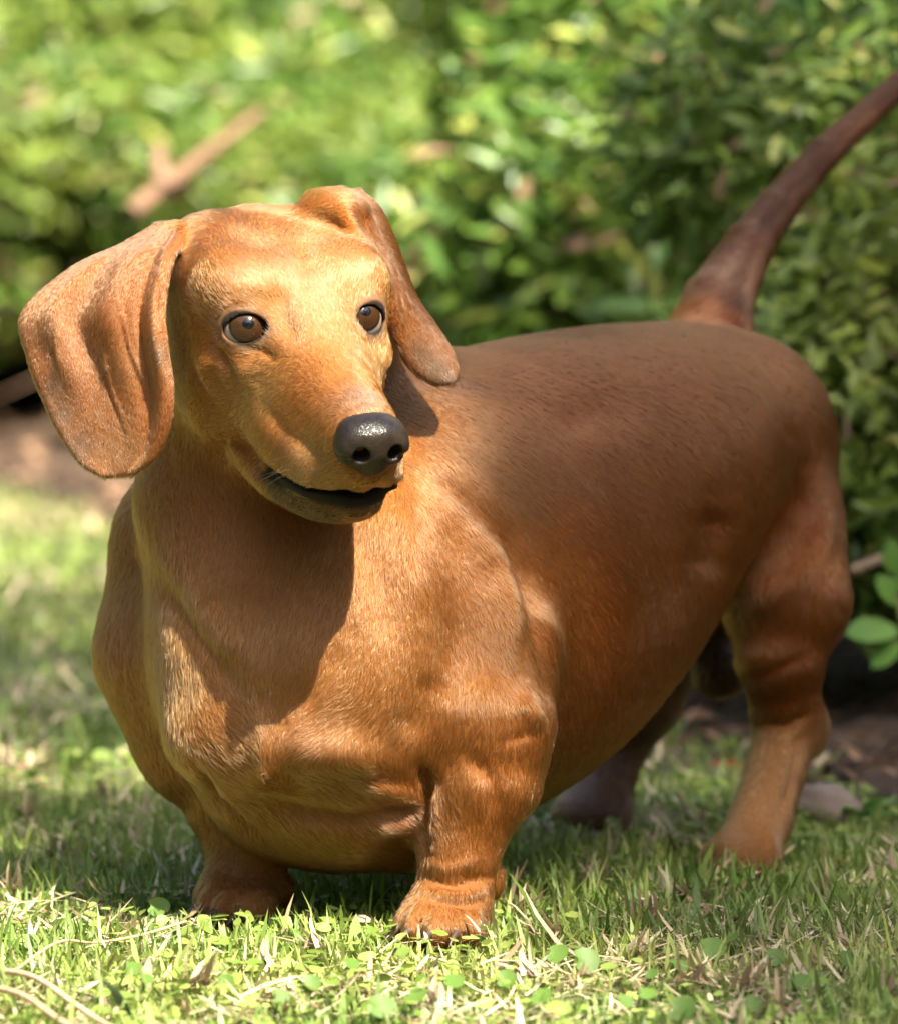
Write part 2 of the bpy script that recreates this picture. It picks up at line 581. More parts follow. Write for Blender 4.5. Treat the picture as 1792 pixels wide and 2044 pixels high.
def ear_sheet(rows, n=90, m=70, bulge=None, thick=2.0):
    rows = np.array(rows, float)
    s = np.linspace(0, 1, len(rows))
    sp = [spline(s, rows[:, j]) for j in range(rows.shape[1])]
    P, R = [], []
    for v in np.linspace(0, 1, n):
        r = [float(f(v)) for f in sp]
        L, Rr = np.array([r[0], r[1]]), np.array([r[2], r[3]])
        for w in np.linspace(0, 1, m):
            xy = L + (Rr - L) * w
            t = r[4] * (1 - w) * (1 - 2 * w) + r[5] * 4 * w * (1 - w) + r[6] * w * (2 * w - 1)
            if bulge: t += bulge(v, w)
            e = min(1.0, min(w, 1 - w) * 9 + 0.72)
            P.append(C(xy[0], xy[1], t * 0.001 - 0.040)); R.append(thick * mm * e)
    return np.array(P), np.array(R)


def ear_r_bulge(v, w):
    g = lambda x, c, s: math.exp(-((x - c) / s) ** 2)
    b = -4.5 * g(w, 0.95 - 0.03 * v, 0.05) * g(v, 0.45, 0.36)          # rolled front edge
    b += 4.0 * g(w, 0.86 - 0.03 * v, 0.045) * g(v, 0.5, 0.26)
    b += 6.5 * g(w, 0.33 + 0.25 * v, 0.12) * g(v, 0.40, 0.17)          # hollow
    b -= 2.5 * g(w, 0.17 + 0.15 * v, 0.07) * g(v, 0.36, 0.2)
    b -= 2.5 * g(w, 0.56 + 0.12 * v, 0.10) * g(v, 0.40, 0.25)
    b += 1.2 * g(w, 0.70 + 0.10 * v, 0.04) * g(v, 0.55, 0.2)
    b += 0.9 * g(w, 0.52 + 0.20 * (v - .5), 0.025) * g(v, 0.62, 0.16)
    return b


# the dog's right ear (broad side to the camera): row = left x,y  right x,y  depths (mm)
P, R = ear_sheet([
    (312, 452, 366, 452, -25, -32, -38),
    (240, 494, 360, 478, -22, -42, -52),
    (140, 541, 342, 520, -25, -50, -62),
    (48, 625, 326, 620, -30, -56, -70),
    (60, 716, 332, 700, -38, -58, -74),
    (92, 800, 342, 770, -45, -60, -74),
    (124, 866, 338, 840, -52, -62, -72),
    (164, 922, 312, 905, -58, -63, -68),
    (206, 946, 268, 940, -62, -63, -65)], 95, 85, ear_r_bulge, 2.1)
BODY.stamp(P, R, 0.005)
BODY.ell(C(668, 418, -0.062), np.array([15, 20, 9]) * mm, None, 0.008)
# the dog's left ear (edge on)


def ear_l_bulge(v, w):
    g = lambda x, c, s: math.exp(-((x - c) / s) ** 2)
    return 3.0 * g(w, 0.3, 0.12) * g(v, 0.35, 0.3) - 3 * g(w, 0.08, 0.08) * g(v, 0.4, 0.3)


P, R = ear_sheet([
    (612, 404, 716, 384, -15, -18, 0),
    (640, 404, 748, 410, -30, -24, 6),
    (680, 430, 768, 444, -40, -26, 12),
    (712, 482, 784, 482, -44, -26, 14),
    (752, 540, 802, 532, -44, -26, 12),
    (780, 610, 826, 592, -42, -26, 8),
    (790, 668, 862, 646, -38, -25, 2),
    (806, 710, 898, 700, -34, -24, -6),
    (832, 742, 910, 738, -30, -24, -12),
    (866, 762, 902, 760, -26, -24, -20)], 95, 70, ear_l_bulge, 2.0)
BODY.stamp(P, R, 0.005)

BV, BQ = BODY.mesh()
BV = relax(BV, BQ, 2, 0.5)
BN = vnormals(BV, BQ)

# ------------------------------------------------------------------ sculpting: soft grooves (-) and ridges (+) along lines on the side the photograph shows


def project(V):
    d = (V - CAM) @ cF
    return ((V - CAM) @ cR) / d * FPX + 896, 1022 - ((V - CAM) @ cU) / d * FPX, d - CAM_D


def seg_dist(x, y, pts):
    """distance to a line, and where along it (0..1) the nearest point lies"""
    best = np.full(len(x), 1e9); along = np.zeros(len(x))
    ln = [math.dist(p, q) for p, q in zip(pts[:-1], pts[1:])]
    tot, acc = sum(ln), 0.0
    for (ax, ay), (bx, by), l_ in zip(pts[:-1], pts[1:], ln):
        vx, vy = bx - ax, by - ay
        t = np.clip(((x - ax) * vx + (y - ay) * vy) / (vx * vx + vy * vy), 0, 1)
        d2 = (x - ax - t * vx) ** 2 + (y - ay - t * vy) ** 2
        along = np.where(d2 < best, (acc + t * l_) / tot, along)
        best = np.minimum(best, d2)
        acc += l_
    return np.sqrt(best), along


STROKES = [   # line, half width in px, height in mm, deepest t
    ([(300, 1120), (330, 1170), (372, 1240), (440, 1335), (500, 1415)], 29, -4.2, 0.08),
    ([(300, 1040), (380, 1190), (470, 1330)], 46, 2.4, 0.08),
    ([(520, 1440), (530, 1540)], 25, 2.4, 0.0),
    ([(530, 1540), (526, 1556)], 10, 1.5, 0.0),
    ([(545, 1500), (660, 1500), (790, 1530)], 42, 5.0, 0.05),
    ([(500, 1595), (600, 1625), (700, 1642), (800, 1622)], 22, -5.0, 0.05),
    ([(580, 1440), (640, 1360), (690, 1270)], 28, -2.4, 0.03),
    ([(700, 1560), (800, 1585), (836, 1600)], 16, 2.4, 0.05),
    ([(740, 1650), (800, 1650), (836, 1640)], 15, 3.2, 0.05),
    ([(760, 1620), (832, 1618)], 8, -2.4, 0.05),
    ([(838, 1525), (856, 1570), (852, 1630), (842, 1720)], 10, -5.6, 0.05),
    ([(866, 1560), (872, 1620), (862, 1680)], 10, 2.8, 0.05),
    ([(790, 950), (822, 1080), (838, 1240)], 28, 3.2, 0.1),
    ([(735, 1060), (765, 1180), (770, 1300)], 29, -1.7, 0.06),
    ([(885, 985), (918, 1110), (925, 1260), (905, 1360)], 40, -4.6, 0.1),
    ([(960, 1050), (1005, 1130), (1025, 1230), (1020, 1320)], 22, 3.4, 0.1),
    ([(870, 1330), (840, 1430), (800, 1480)], 34, -2.8, 0.06),
    ([(1000, 1330), (1030, 1370), (1068, 1395)], 18, -1.2, 0.06),
    ([(1050, 1405), (1068, 1430)], 18, 2.5, 0.06),
    ([(1000, 1480), (1040, 1468), (1072, 1465)], 10, -1.0, 0.06),
    ([(930, 1500), (985, 1560), (1000, 1640)], 18, -1.7, 0.03),
    ([(840, 1752), (900, 1768), (985, 1750)], 10, -2.1, 0.03),
    ([(850, 1795), (920, 1806), (960, 1800)], 7, -1.7, 0.03),
    ([(848, 1775), (910, 1790), (975, 1776)], 10, 1.7, 0.03),
    ([(840, 1715), (890, 1735), (960, 1715)], 10, 1.4, 0.03),
    ([(425, 1735), (480, 1750), (545, 1745)], 10, -1.5, 0.05),
    ([(430, 1770), (500, 1788), (560, 1775)], 10, 1.5, 0.05),
    ([(380, 1520), (425, 1590), (480, 1648), (548, 1700)], 11, -5.5, 0.05),
    # face
    ([(430, 690), (452, 730), (478, 775)], 10, -3.6, 0.02),
    ([(402, 700), (418, 750), (445, 795)], 13, 3.0, 0.02),
    ([(500, 770), (560, 835), (640, 880)], 30, -0.5, 0.02),
    ([(470, 690), (520, 700), (560, 720)], 10, -0.9, 0.02),
    ([(450, 598), (490, 572), (535, 580)], 17, 0.5, 0.02),
    ([(440, 640), (470, 612), (505, 606)], 5, -0.9, 0.02),
    ([(556, 570), (572, 640), (590, 690)], 18, -2.0, 0.02),
    ([(598, 470), (612, 560)], 22, -1.1, 0.02),
    ([(520, 800), (560, 860), (640, 910)], 18, -1.2, 0.02),
    ([(500, 900), (515, 930), (535, 950)], 11, -0.9, 0.02),
    ([(462, 880), (480, 905)], 11, 1.8, 0.02),
    # broad ear: fine veins
    ([(240, 600), (262, 700), (290, 760), (300, 800)], 4, 0.8, 0.02),
    ([(205, 690), (222, 770), (250, 850)], 4, 0.8, 0.02),
    ([(120, 640), (112, 690), (122, 740)], 5, 0.8, 0.02),
    ([(318, 560), (322, 660), (333, 735)], 5, -1.6, 0.02),
    # hindquarters
    ([(1610, 930), (1600, 1040), (1560, 1130), (1500, 1190)], 26, -4.0, 0.5),
    ([(1650, 1000), (1645, 1080), (1610, 1160)], 18, 2.0, 0.5),
    ([(1440, 1000), (1420, 1100), (1410, 1160)], 40, -4.0, 0.5),
    ([(1470, 1200), (1540, 1180), (1620, 1110)], 30, 3.0, 0.5),
    ([(1500, 1440), (1570, 1448), (1620, 1420)], 9, -3.0, 0.5),
    ([(1590, 1470), (1580, 1560), (1545, 1650)], 8, -2.2, 0.5),
    ([(1480, 1350), (1540, 1340), (1620, 1300)], 14, -2.0, 0.5),
    # back
    ([(815, 905), (930, 985), (1010, 1075), (1062, 1190), (1092, 1320), (1100, 1430)], 24, -4.6, 0.25),
    ([(1090, 850), (1250, 800)], 40, -2.0, 0.5),
]
_px, _py, _t = project(BV)
facing = np.clip((BN @ -cF + 0.05) / 0.35, 0, 1)
for pts, wpx, hgt, tmax in STROKES:
    x0, y0 = np.min(pts, 0) - 3 * wpx; x1, y1 = np.max(pts, 0) + 3 * wpx
    k = np.nonzero((_px > x0) & (_px < x1) & (_py > y0) & (_py < y1) & (_t < tmax) & (facing > 0))[0]
    if len(k) == 0: continue
    d_, al_ = seg_dist(_px[k], _py[k], pts)
    end_ = np.clip(np.minimum(al_, 1 - al_) / 0.30, 0, 1) if hgt < 0 or len(pts) > 2 else 1.0
    end_ = 0.25 + 0.75 * end_ * end_ * (3 - 2 * end_)
    BV[k] += BN[k] * (np.exp(-(d_ / wpx) ** 2) * facing[k] * end_ * hgt * mm)[:, None]
BV = relax(BV, BQ, 1, 0.4)
BN = vnormals(BV, BQ)
print('body', BODY.D.shape, len(BV), len(BQ))
# ------------------------------------------------------------------ coat colours and the lie of the hair
PX = ((BV - CAM) @ cR) / ((BV - CAM) @ cF) * FPX + 896
PY = 1022 - ((BV - CAM) @ cU) / ((BV - CAM) @ cF) * FPX
DEP = (BV - CAM) @ cF
HL = (BV - HEAD_O) @ np.array([hL, hF, hU]).T / mm           # head coordinates, mm
DL = (BV - DOG_O) @ np.array([dF, dL, [0, 0, 1.0]]).T / mm   # dog coordinates, mm


def surf(px, py):
    """front-most point of the dog on the line of sight through a pixel"""
    m = np.nonzero((np.abs(PX - px) < 9) & (np.abs(PY - py) < 9))[0]
    if len(m) == 0:
        m = np.argsort((PX - px) ** 2 + (PY - py) ** 2)[:20]
    return BV[m[np.argmin(DEP[m])]]


def blob(V, p, r):
    d2 = ((V - p) ** 2).sum(1) / (r * mm) ** 2
    return np.exp(-d2)


def lerp(c, col, w):
    return c + (np.asarray(col) - c) * np.clip(w, 0, 1)[:, None]


def sst(x, a, b):
    t = np.clip((x - a) / (b - a), 0, 1)
    return t * t * (3 - 2 * t)


def coat_colour(V, h, d):
    """h head coordinates, d dog coordinates"""
    c = np.tile(np.array([0.235, 0.092, 0.027]), (len(V), 1))
    back = sst(d[:, 2], 90, 235) * sst(-d[:, 0], 10, 110)
    c = lerp(c, (0.150, 0.038, 0.007), back * 0.9)
    c = lerp(c, (0.182, 0.051, 0.009), sst(-d[:, 0], 30, 120) * (1 - back) * 0.8)
    c = lerp(c, (0.285, 0.132, 0.047), sst(d[:, 0], 10, 70) * sst(-d[:, 2], -215, -120) * 0.65)
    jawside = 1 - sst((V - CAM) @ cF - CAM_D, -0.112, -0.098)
    # head
    hd = sst(h[:, 2], -95, -60) * sst(h[:, 1], -105, -60) * (1 - sst(np.abs(h[:, 0]), 50, 70)) * (h[:, 1] < 110)
    c = lerp(c, (0.290, 0.118, 0.033), hd)
    c = lerp(c, (0.40, 0.25, 0.15), 0.75 * np.exp(-(h[:, 0] / 15) ** 2 - ((h[:, 1] - 2) / 22) ** 2) * sst(h[:, 2], -8, 4))
    for s_ in (-1, 1):
        c = lerp(c, (0.40, 0.25, 0.15), 0.75 * blob(V, H(s_ * 25, -6, 17), 9))
        c = lerp(c, (0.43, 0.285, 0.175), 0.75 * blob(V, H(s_ * 12, -34, 25), 9))
        c = lerp(c, (0.43, 0.285, 0.175), 0.6 * blob(V, H(s_ * 17, -46, 25), 6))
        c = lerp(c, (0.42, 0.26, 0.13), 0.75 * blob(V, H(s_ * 24, 24, -22), 14))
        c = lerp(c, (0.40, 0.24, 0.115), 0.7 * blob(V, H(s_ * 26, 8, -34), 12))
        c = lerp(c, (0.37, 0.235, 0.125), (0.8 if s_ < 0 else 0.2) * blob(V, H(s_ * 17, 70, -34), 14))
        c = lerp(c, (0.12, 0.065, 0.03), 0.75 * blob(V, H(s_ * 23, 52, -33), 6.5))
        c = lerp(c, (0.13, 0.07, 0.035), 0.6 * blob(V, H(s_ * 22, 62, -40), 5))
        c = lerp(c, (0.15, 0.08, 0.045), 0.6 * blob(V, H(s_ * 14, 76, -24), 6))
        c = lerp(c, (0.15, 0.075, 0.03), 0.6 * blob(V, H(s_ * 35, -14, -24), 7))
    c = lerp(c, (0.34, 0.145, 0.038), 0.8 * np.exp(-(h[:, 0] / 11) ** 2 - ((h[:, 1] - 42) / 22) ** 2) * sst(h[:, 2], -12, -4))
    c = lerp(c, (0.25, 0.155, 0.115), 0.95 * np.exp(-(h[:, 0] / 11) ** 2 - ((h[:, 1] - 74) / 11) ** 2) * sst(h[:, 2], -16, -8))
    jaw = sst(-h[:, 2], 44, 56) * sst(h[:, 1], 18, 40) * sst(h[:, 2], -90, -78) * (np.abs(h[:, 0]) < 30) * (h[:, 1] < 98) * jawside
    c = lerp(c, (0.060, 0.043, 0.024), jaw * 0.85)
    mid = np.interp(h[:, 1] + 0.012 * h[:, 0] ** 2, [26, 34, 50, 70, 84, 100], [-56.5, -55, -50.5, -45.0, -43.0, -43])
    below = mid - h[:, 2]
    c = lerp(c, (0.020, 0.017, 0.014), sst(below, -2.2, -0.6) * (1 - sst(below, 5.0, 9.0)) * sst(h[:, 1] + 0.012 * h[:, 0] ** 2, 27, 33) * (np.abs(h[:, 0]) < 30) * (h[:, 1] < 98) * jawside)
    # eye rims
    for (cc, out, side, upv, s_) in EYES:
        q = V - cc
        a, b, o = (q @ side) / mm, (q @ upv) / mm, (q @ out) / mm
        rr = np.sqrt((a / 12.6) ** 2 + ((b - 0.3) / 9.6) ** 2)
        rim = (1 - sst(rr - 0.05 * sst(b, -2, 3), 0.72, 0.84)) * (o > -2)
        c = lerp(c, (0.20, 0.13, 0.105), (1 - sst(rr, 0.9, 1.25)) * (o > -2) * 0.6)
        c = lerp(c, (0.022, 0.017, 0.015), rim)
    return c


EAR_N = None
# the dog's right and left ears, tail, feet are told apart by where they are
ear_right = (PX < 372) & (PY < 965) & (HL[:, 0] < -40) & (DEP < CAM_D - 0.020)
ear_left = ((HL[:, 0] > 44.5) & (PY < 775) & (PX > 600) & (DEP < CAM_D + 0.005)) | ((PX > 606) & (PX < 760) & (PY < 470) & (HL[:, 2] > 20) & (HL[:, 0] > 36))
CC = coat_colour(BV, HL, DL)
ed = np.minimum.reduce([np.abs((PX - a) * n[0] + (PY - b) * n[1]) for (a, b), n in (((80, 760), (0.90, -0.43)), ((150, 540), (0.5, 0.86)))])
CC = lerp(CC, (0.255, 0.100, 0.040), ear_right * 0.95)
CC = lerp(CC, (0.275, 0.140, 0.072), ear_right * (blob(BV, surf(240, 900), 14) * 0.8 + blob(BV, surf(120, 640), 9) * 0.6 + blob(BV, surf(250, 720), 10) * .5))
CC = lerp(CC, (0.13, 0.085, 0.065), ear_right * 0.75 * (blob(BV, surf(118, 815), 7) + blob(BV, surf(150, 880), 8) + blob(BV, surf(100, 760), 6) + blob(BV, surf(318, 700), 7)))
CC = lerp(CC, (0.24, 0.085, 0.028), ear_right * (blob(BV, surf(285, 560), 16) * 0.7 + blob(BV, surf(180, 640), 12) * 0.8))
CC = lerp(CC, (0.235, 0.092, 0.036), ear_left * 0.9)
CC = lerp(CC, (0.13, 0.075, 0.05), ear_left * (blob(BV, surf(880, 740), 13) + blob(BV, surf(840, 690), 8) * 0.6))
tail = sst(-DL[:, 0], 340, 372) * sst(DL[:, 2], 235, 262)
CC = lerp(CC, (0.060, 0.021, 0.010), tail * 0.9)
CC = lerp(CC, (0.13, 0.065, 0.048), tail * blob(BV, C(1415, 600, 0.28), 22) * 0.9)
feet = 1 - sst(DL[:, 2], 12, 40)
CC = lerp(CC, (0.23, 0.098, 0.036), feet * 0.7)
CC = lerp(CC, (0.19, 0.115, 0.095), sst(-DL[:, 0], 250, 280) * sst(-DL[:, 1], 15, 40) * sst(-DL[:, 2], -175, -130) * 0.6)
CC = lerp(CC, (0.36, 0.180, 0.080), (1 - sst(DL[:, 2], 55, 85)) * sst(DL[:, 2], 8, 22) * sst(-DL[:, 0], 200, 240) * sst(DL[:, 1], 0, 20) * 0.9)
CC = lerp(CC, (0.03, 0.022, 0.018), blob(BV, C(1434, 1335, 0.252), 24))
CC = lerp(CC, (0.26, 0.135, 0.095), 0.55 * (blob(BV, surf(820, 1640), 12) + blob(BV, surf(620, 1500), 18) * 0.5 + blob(BV, surf(700, 1580), 22) * 0.4))

far_thigh_shade = sst(DEP - CAM_D, 0.262, 0.280) * sst(-DL[:, 2], -165, -135) * sst(PX, 1120, 1160)  # far thigh: its shade darkened into the purple-grey coat colour
CC = lerp(CC, (0.150, 0.082, 0.062), far_thigh_shade * 0.85)
CC = CC * np.array([0.76, 0.715, 0.55])

# lie of the coat: arrows on the photograph's visible side, general directions elsewhere
ARROWS = [
    (740, 800, -.25, -1), (700, 740, -.35, -1), (650, 660, -.2, -1), (600, 560, -.1, -1), (500, 480, -.1, -1), (640, 470, .15, -1),
    (480, 590, -.6, -.8), (400, 560, -.55, -.8), (430, 700, -1, .15), (400, 800, -.8, .5), (480, 850, -.9, .5), (540, 760, -1, .1),
    (620, 850, -1, .3), (640, 920, -.9, .5), (700, 920, -.7, .5), (560, 920, -.9, .4), (745, 700, .3, -.9), (745, 560, .3, -.9),
    (680, 1000, -.8, .5), (600, 985, -.8, .5), (370, 680, -.6, .5), (370, 860, -.3, 1),
    (310, 500, -.3, 1), (250, 600, -.3, 1), (150, 700, .15, 1), (90, 650, .1, 1), (230, 850, .1, 1), (300, 800, -.1, 1), (200, 920, .2, 1),
    (690, 395, .6, -.2), (730, 420, .7, .7), (790, 540, .35, 1), (840, 660, .6, .8), (890, 740, .4, .9),
    (310, 1000, .15, 1), (420, 1000, .35, 1), (540, 1060, .3, 1), (480, 1200, .2, 1), (560, 1300, -.1, 1), (640, 1200, -.3, 1),
    (260, 1150, .1, 1), (240, 1300, .3, 1), (330, 1350, .6, .8), (420, 1450, .8, .6), (480, 1500, .8, .5), (525, 1480, 0, 1), (600, 1500, -.8, .5), (560, 1570, -.3, -.6),
    (700, 1120, -.15, 1), (800, 1000, 0, 1), (830, 1150, .1, 1), (760, 1300, -.35, 1), (680, 1420, -.8, .6), (800, 1450, -.5, .8),
    (620, 1560, .7, .5), (720, 1560, .8, .5), (800, 1640, .6, .4), (450, 1600, .6, .8), (600, 1680, .6, .7), (720, 1700, .5, .6),
    (900, 1150, .3, 1), (960, 1250, .2, 1), (900, 1350, 0, 1), (980, 1420, .1, 1), (900, 1500, -.3, 1), (960, 1600, 0, 1), (910, 1720, 0, 1), (900, 1820, -.1, 1),
    (380, 1560, .5, 1), (450, 1650, .3, 1), (480, 1760, 0, 1), (480, 1830, -.2, 1),
    (880, 860, .7, .6), (900, 980, .6, .8), (1000, 900, .9, .4), (1000, 1150, .6, .8), (1100, 1000, 1, .35), (1100, 720, 1, -.1), (1250, 700, 1, 0),
    (1300, 900, .9, .45), (1100, 1300, .7, .7), (1200, 1150, .9, .5), (1150, 1450, .6, .8), (1350, 1050, .7, .7), (1500, 850, .6, .9), (1420, 740, .9, .4),
    (1600, 1000, .2, 1), (1580, 1150, -.1, 1), (1480, 1200, .2, 1), (1550, 1300, 0, 1), (1560, 1450, -.05, 1), (1530, 1600, -.3, 1), (1490, 1710, -.5, .6),
    (1420, 600, .6, -.8), (1500, 480, .6, -.8), (1600, 360, .7, -.7), (1720, 240, .75, -.65), (1230, 1500, -.2, 1), (1180, 1620, -.6, .7), (1330, 1250, -.1, 1)]
AP = np.array([surf(a, b) for a, b, _, _ in ARROWS])
AD = np.array([unit(cR * x - cU * y) for _, _, x, y in ARROWS])
GEN = [(0, -95, 120, -.3, 0, -1), (-100, -90, 150, -1, 0, -.5), (-200, -90, 160, -1, 0, -.5), (-300, -70, 180, -.8, 0, -.7), (-360, -20, 180, 0, 0, -1), (-150, 0, 40, -1, 0, 0), (-250, 0, 80, -1, 0, .3),
       (-60, -60, 240, -1, 0, -.1), (-200, 0, 262, -1, 0, 0), (-40, 20, 300, -.7, 0, -.7), (-330, -60, 100, 0, 0, -1), (20, 0, 30, -.8, 0, -.4)]
AP = np.concatenate([AP, [Dg(*g[:3]) for g in GEN]])
AD = np.concatenate([AD, [unit(dF * g[3] + dL * g[4] + np.array([0, 0, g[5]])) for g in GEN]])


def comb(P, N):
    out = np.zeros_like(P)
    for i in range(0, len(P), 40000):
        p = P[i:i + 40000]
        d2 = ((p[:, None, :] - AP[None]) ** 2).sum(2) + 0.006 ** 2
        w = (1 / d2) ** 1.6
        out[i:i + 40000] = (w @ AD) / w.sum(1, keepdims=True)
    out -= N * (out * N).sum(1, keepdims=True)
    return out / (np.linalg.norm(out, axis=1, keepdims=True) + 1e-9)


# ------------------------------------------------------------------ the dog as objects
dog = tag(empty('dachshund', (DOG_O[0], DOG_O[1], 0)), 'red-brown smooth-haired dachshund standing on the lawn with its head turned', 'dog')
skin = attr_material('skin', 'coat', rough=0.75, spec=0.15, noise=0.12, nscale=350)
body = mesh_from('body', BV, BQ, skin, dog)
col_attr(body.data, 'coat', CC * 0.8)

# coat of hair
tri = np.concatenate([BQ[:, [0, 1, 2]], BQ[:, [0, 2, 3]]])
ar = 0.5 * np.linalg.norm(np.cross(BV[tri[:, 1]] - BV[tri[:, 0]], BV[tri[:, 2]] - BV[tri[:, 0]]), axis=1)
cen = BV[tri].mean(1)
tn = BN[tri[:, 0]]
vis = 0.35 + 0.65 * ((tn @ -cF) > -0.25)
headw = 1 + 0.7 * ((cen @ cU) > (C(600, 980, 0) @ cU)) * (cen[:, 0] < 0.02)
bare = np.zeros(len(BV))
for (cc, out_, side, upv, s_) in EYES:
    q = BV - cc
    bare = np.maximum(bare, (((q @ side) / (11.0 * mm)) ** 2 + ((q @ upv) / (8.4 * mm)) ** 2 < 1) * ((q @ out_) > 0))
bare = np.maximum(bare, (((BV - H(0, 93, -15)) @ HEAD_AXES.T / (np.array([15, 12, 13]) * mm)) ** 2).sum(1) < 1)
inmouth = (HL[:, 2] < -38) & (HL[:, 2] > -60) & (HL[:, 1] > 27) & (HL[:, 1] < 95) & (np.abs(HL[:, 0]) < 34)
mid_u = np.interp(HL[:, 1] + 0.012 * HL[:, 0] ** 2, [26, 34, 50, 70, 84, 100], [-56.5, -55, -50.5, -45.0, -43.0, -43])
bare = np.maximum(bare, inmouth & (HL[:, 2] - mid_u < 1.5) & (HL[:, 2] - mid_u > -5.5))
wgt = ar * vis * headw * (1 - bare[tri].max(1))
N_HAIR = 250000 if DEV else 700000
ti = RNG.choice(len(tri), N_HAIR, p=wgt / wgt.sum())
u, v = RNG.random(N_HAIR), RNG.random(N_HAIR)
f_ = u + v > 1
u[f_], v[f_] = 1 - u[f_], 1 - v[f_]
bw = np.stack([1 - u - v, u, v], 1)[:, :, None]
HP = (BV[tri[ti]] * bw).sum(1)
HN = (BN[tri[ti]] * bw).sum(1); HN /= np.linalg.norm(HN, axis=1, keepdims=True)
HC = (CC[tri[ti]] * bw).sum(1)
ears = (ear_right | ear_left)[tri[ti, 0]]
hcoord = (HP - HEAD_O) @ HEAD_AXES.T / mm
face = sst(hcoord[:, 1], -75, -20) * sst(hcoord[:, 2], -85, -65)
dz = HP[:, 2] / mm
leng = 5.4 - 2.3 * face
leng = np.where(ears, 2.6, leng)
leng = leng * (1 - 0.35 * (1 - sst(dz, 20, 60)))
T = comb(HP, HN)


def wob(P, s, seed):
    """smooth wandering noise"""
    r = np.random.default_rng(seed)
    o = np.zeros(len(P))
    for i in range(7):
        k = r.normal(size=3); k *= s * (0.6 + r.random()) / np.linalg.norm(k)
        o += np.sin(P @ k + r.random() * 6.28)
    return o / 2.6


B = np.cross(HN, T)
cell = np.where(face > 0.5, 0.75, 1.05)[:, None] * mm         # hairs lie in small locks
ck = np.floor((HP + RNG.normal(0, 0.12, (N_HAIR, 3)) * cell) / cell).astype(np.int64)
hsh = ((ck[:, 0] * 73856093) ^ (ck[:, 1] * 19349663) ^ (ck[:, 2] * 83492791)) & 0xFFFFF
tabl = RNG.normal(0, 1, (0x100000, 3))
lock = tabl[hsh] * np.where(ears, 0.45, 1.0)[:, None]
ang = 0.08 * wob(HP, 120, 1) + (0.03 + 0.08 * face) * wob(HP, 900, 2) + 0.17 * lock[:, 0] + RNG.normal(0, 0.07, N_HAIR)
T = T * np.cos(ang)[:, None] + B * np.sin(ang)[:, None]
lift = np.clip(0.13 - 0.035 * face + 0.012 * wob(HP, 700, 3) + 0.05 * lock[:, 1] + RNG.normal(0, 0.03, N_HAIR), 0.04, 0.5)[:, None]
ln = (leng * (0.75 + 0.45 * RNG.random(N_HAIR)) * mm)[:, None]
pts = np.zeros((N_HAIR, 4, 3), np.float32)
start = HP - HN * 0.25 * mm
for j, s_ in enumerate((0, 0.35, 0.7, 1.0)):
    pts[:, j] = start + T * ln * s_ + HN * ln * lift * (1.5 * s_ - 0.75 * s_ * s_) + HN * 0.2 * mm * (j > 0)
tone = np.clip(1 + 0.03 * wob(HP, 200, 5) + 0.05 * wob(HP, 2600, 6) + (0.16 + 0.10 * face) * lock[:, 2] + RNG.normal(0, 1, N_HAIR) * 0.10, 0.35, 1.7)
HC = HC * tone[:, None]
hc = bpy.data.hair_curves.new('coat')
hc.add_curves([4] * N_HAIR)
O3 = np.array(dog.location, np.float32)
hc.attributes['position'].data.foreach_set('vector', (pts - O3).ravel())
ra = hc.attributes.get('radius') or hc.attributes.new('radius', 'FLOAT', 'POINT')
rad = np.tile(np.array([0.075, 0.070, 0.050, 0.015], np.float32) * mm, (N_HAIR, 1)) * (1.25 if DEV else 1.0)
ra.data.foreach_set('value', rad.ravel())
at = hc.attributes.new('hair_colour', 'FLOAT_COLOR', 'CURVE')
c4 = np.ones((N_HAIR, 4), np.float32); c4[:, :3] = np.clip(HC, 0.004, 0.9)
at.data.foreach_set('color', c4.ravel())
hm = bpy.data.materials.new('hair'); hm.use_nodes = True
nt = hm.node_tree
nt.nodes.remove(nt.nodes['Principled BSDF'])
hb = node(nt, 'BsdfHairPrincipled')
hb.model = 'CHIANG'
hb.parametrization = 'COLOR'
hb.inputs['Roughness'].default_value = 0.21
hb.inputs['Radial Roughness'].default_value = 0.45
hb.inputs['Coat'].default_value = 0.0
hb.inputs['IOR'].default_value = 1.43
ha = node(nt, 'Attribute', attribute_name='hair_colour')
nt.links.new(ha.outputs['Color'], hb.inputs['Color'])
nt.links.new(hb.outputs[0], nt.nodes['Material Output'].inputs['Surface'])
hc.materials.append(hm)
coat = bpy.data.objects.new('coat', hc)
COL.objects.link(coat)
coat.parent = dog
coat['kind'] = 'stuff'
print('hair', N_HAIR)
# ------------------------------------------------------------------ eyes, nose, mouth, claws, whiskers


def ball(n=48, m=32):
    V, F = [], []
    for i in range(m + 1):
        th = math.pi * i / m
        for j in range(n):
            ph = 2 * math.pi * j / n
            V.append((math.sin(th) * math.cos(ph), math.sin(th) * math.sin(ph), math.cos(th)))
    for i in range(m):
        for j in range(n):
            F.append((i * n + j, (i + 1) * n + j, (i + 1) * n + (j + 1) % n, i * n + (j + 1) % n))
    return np.array(V), np.array(F)


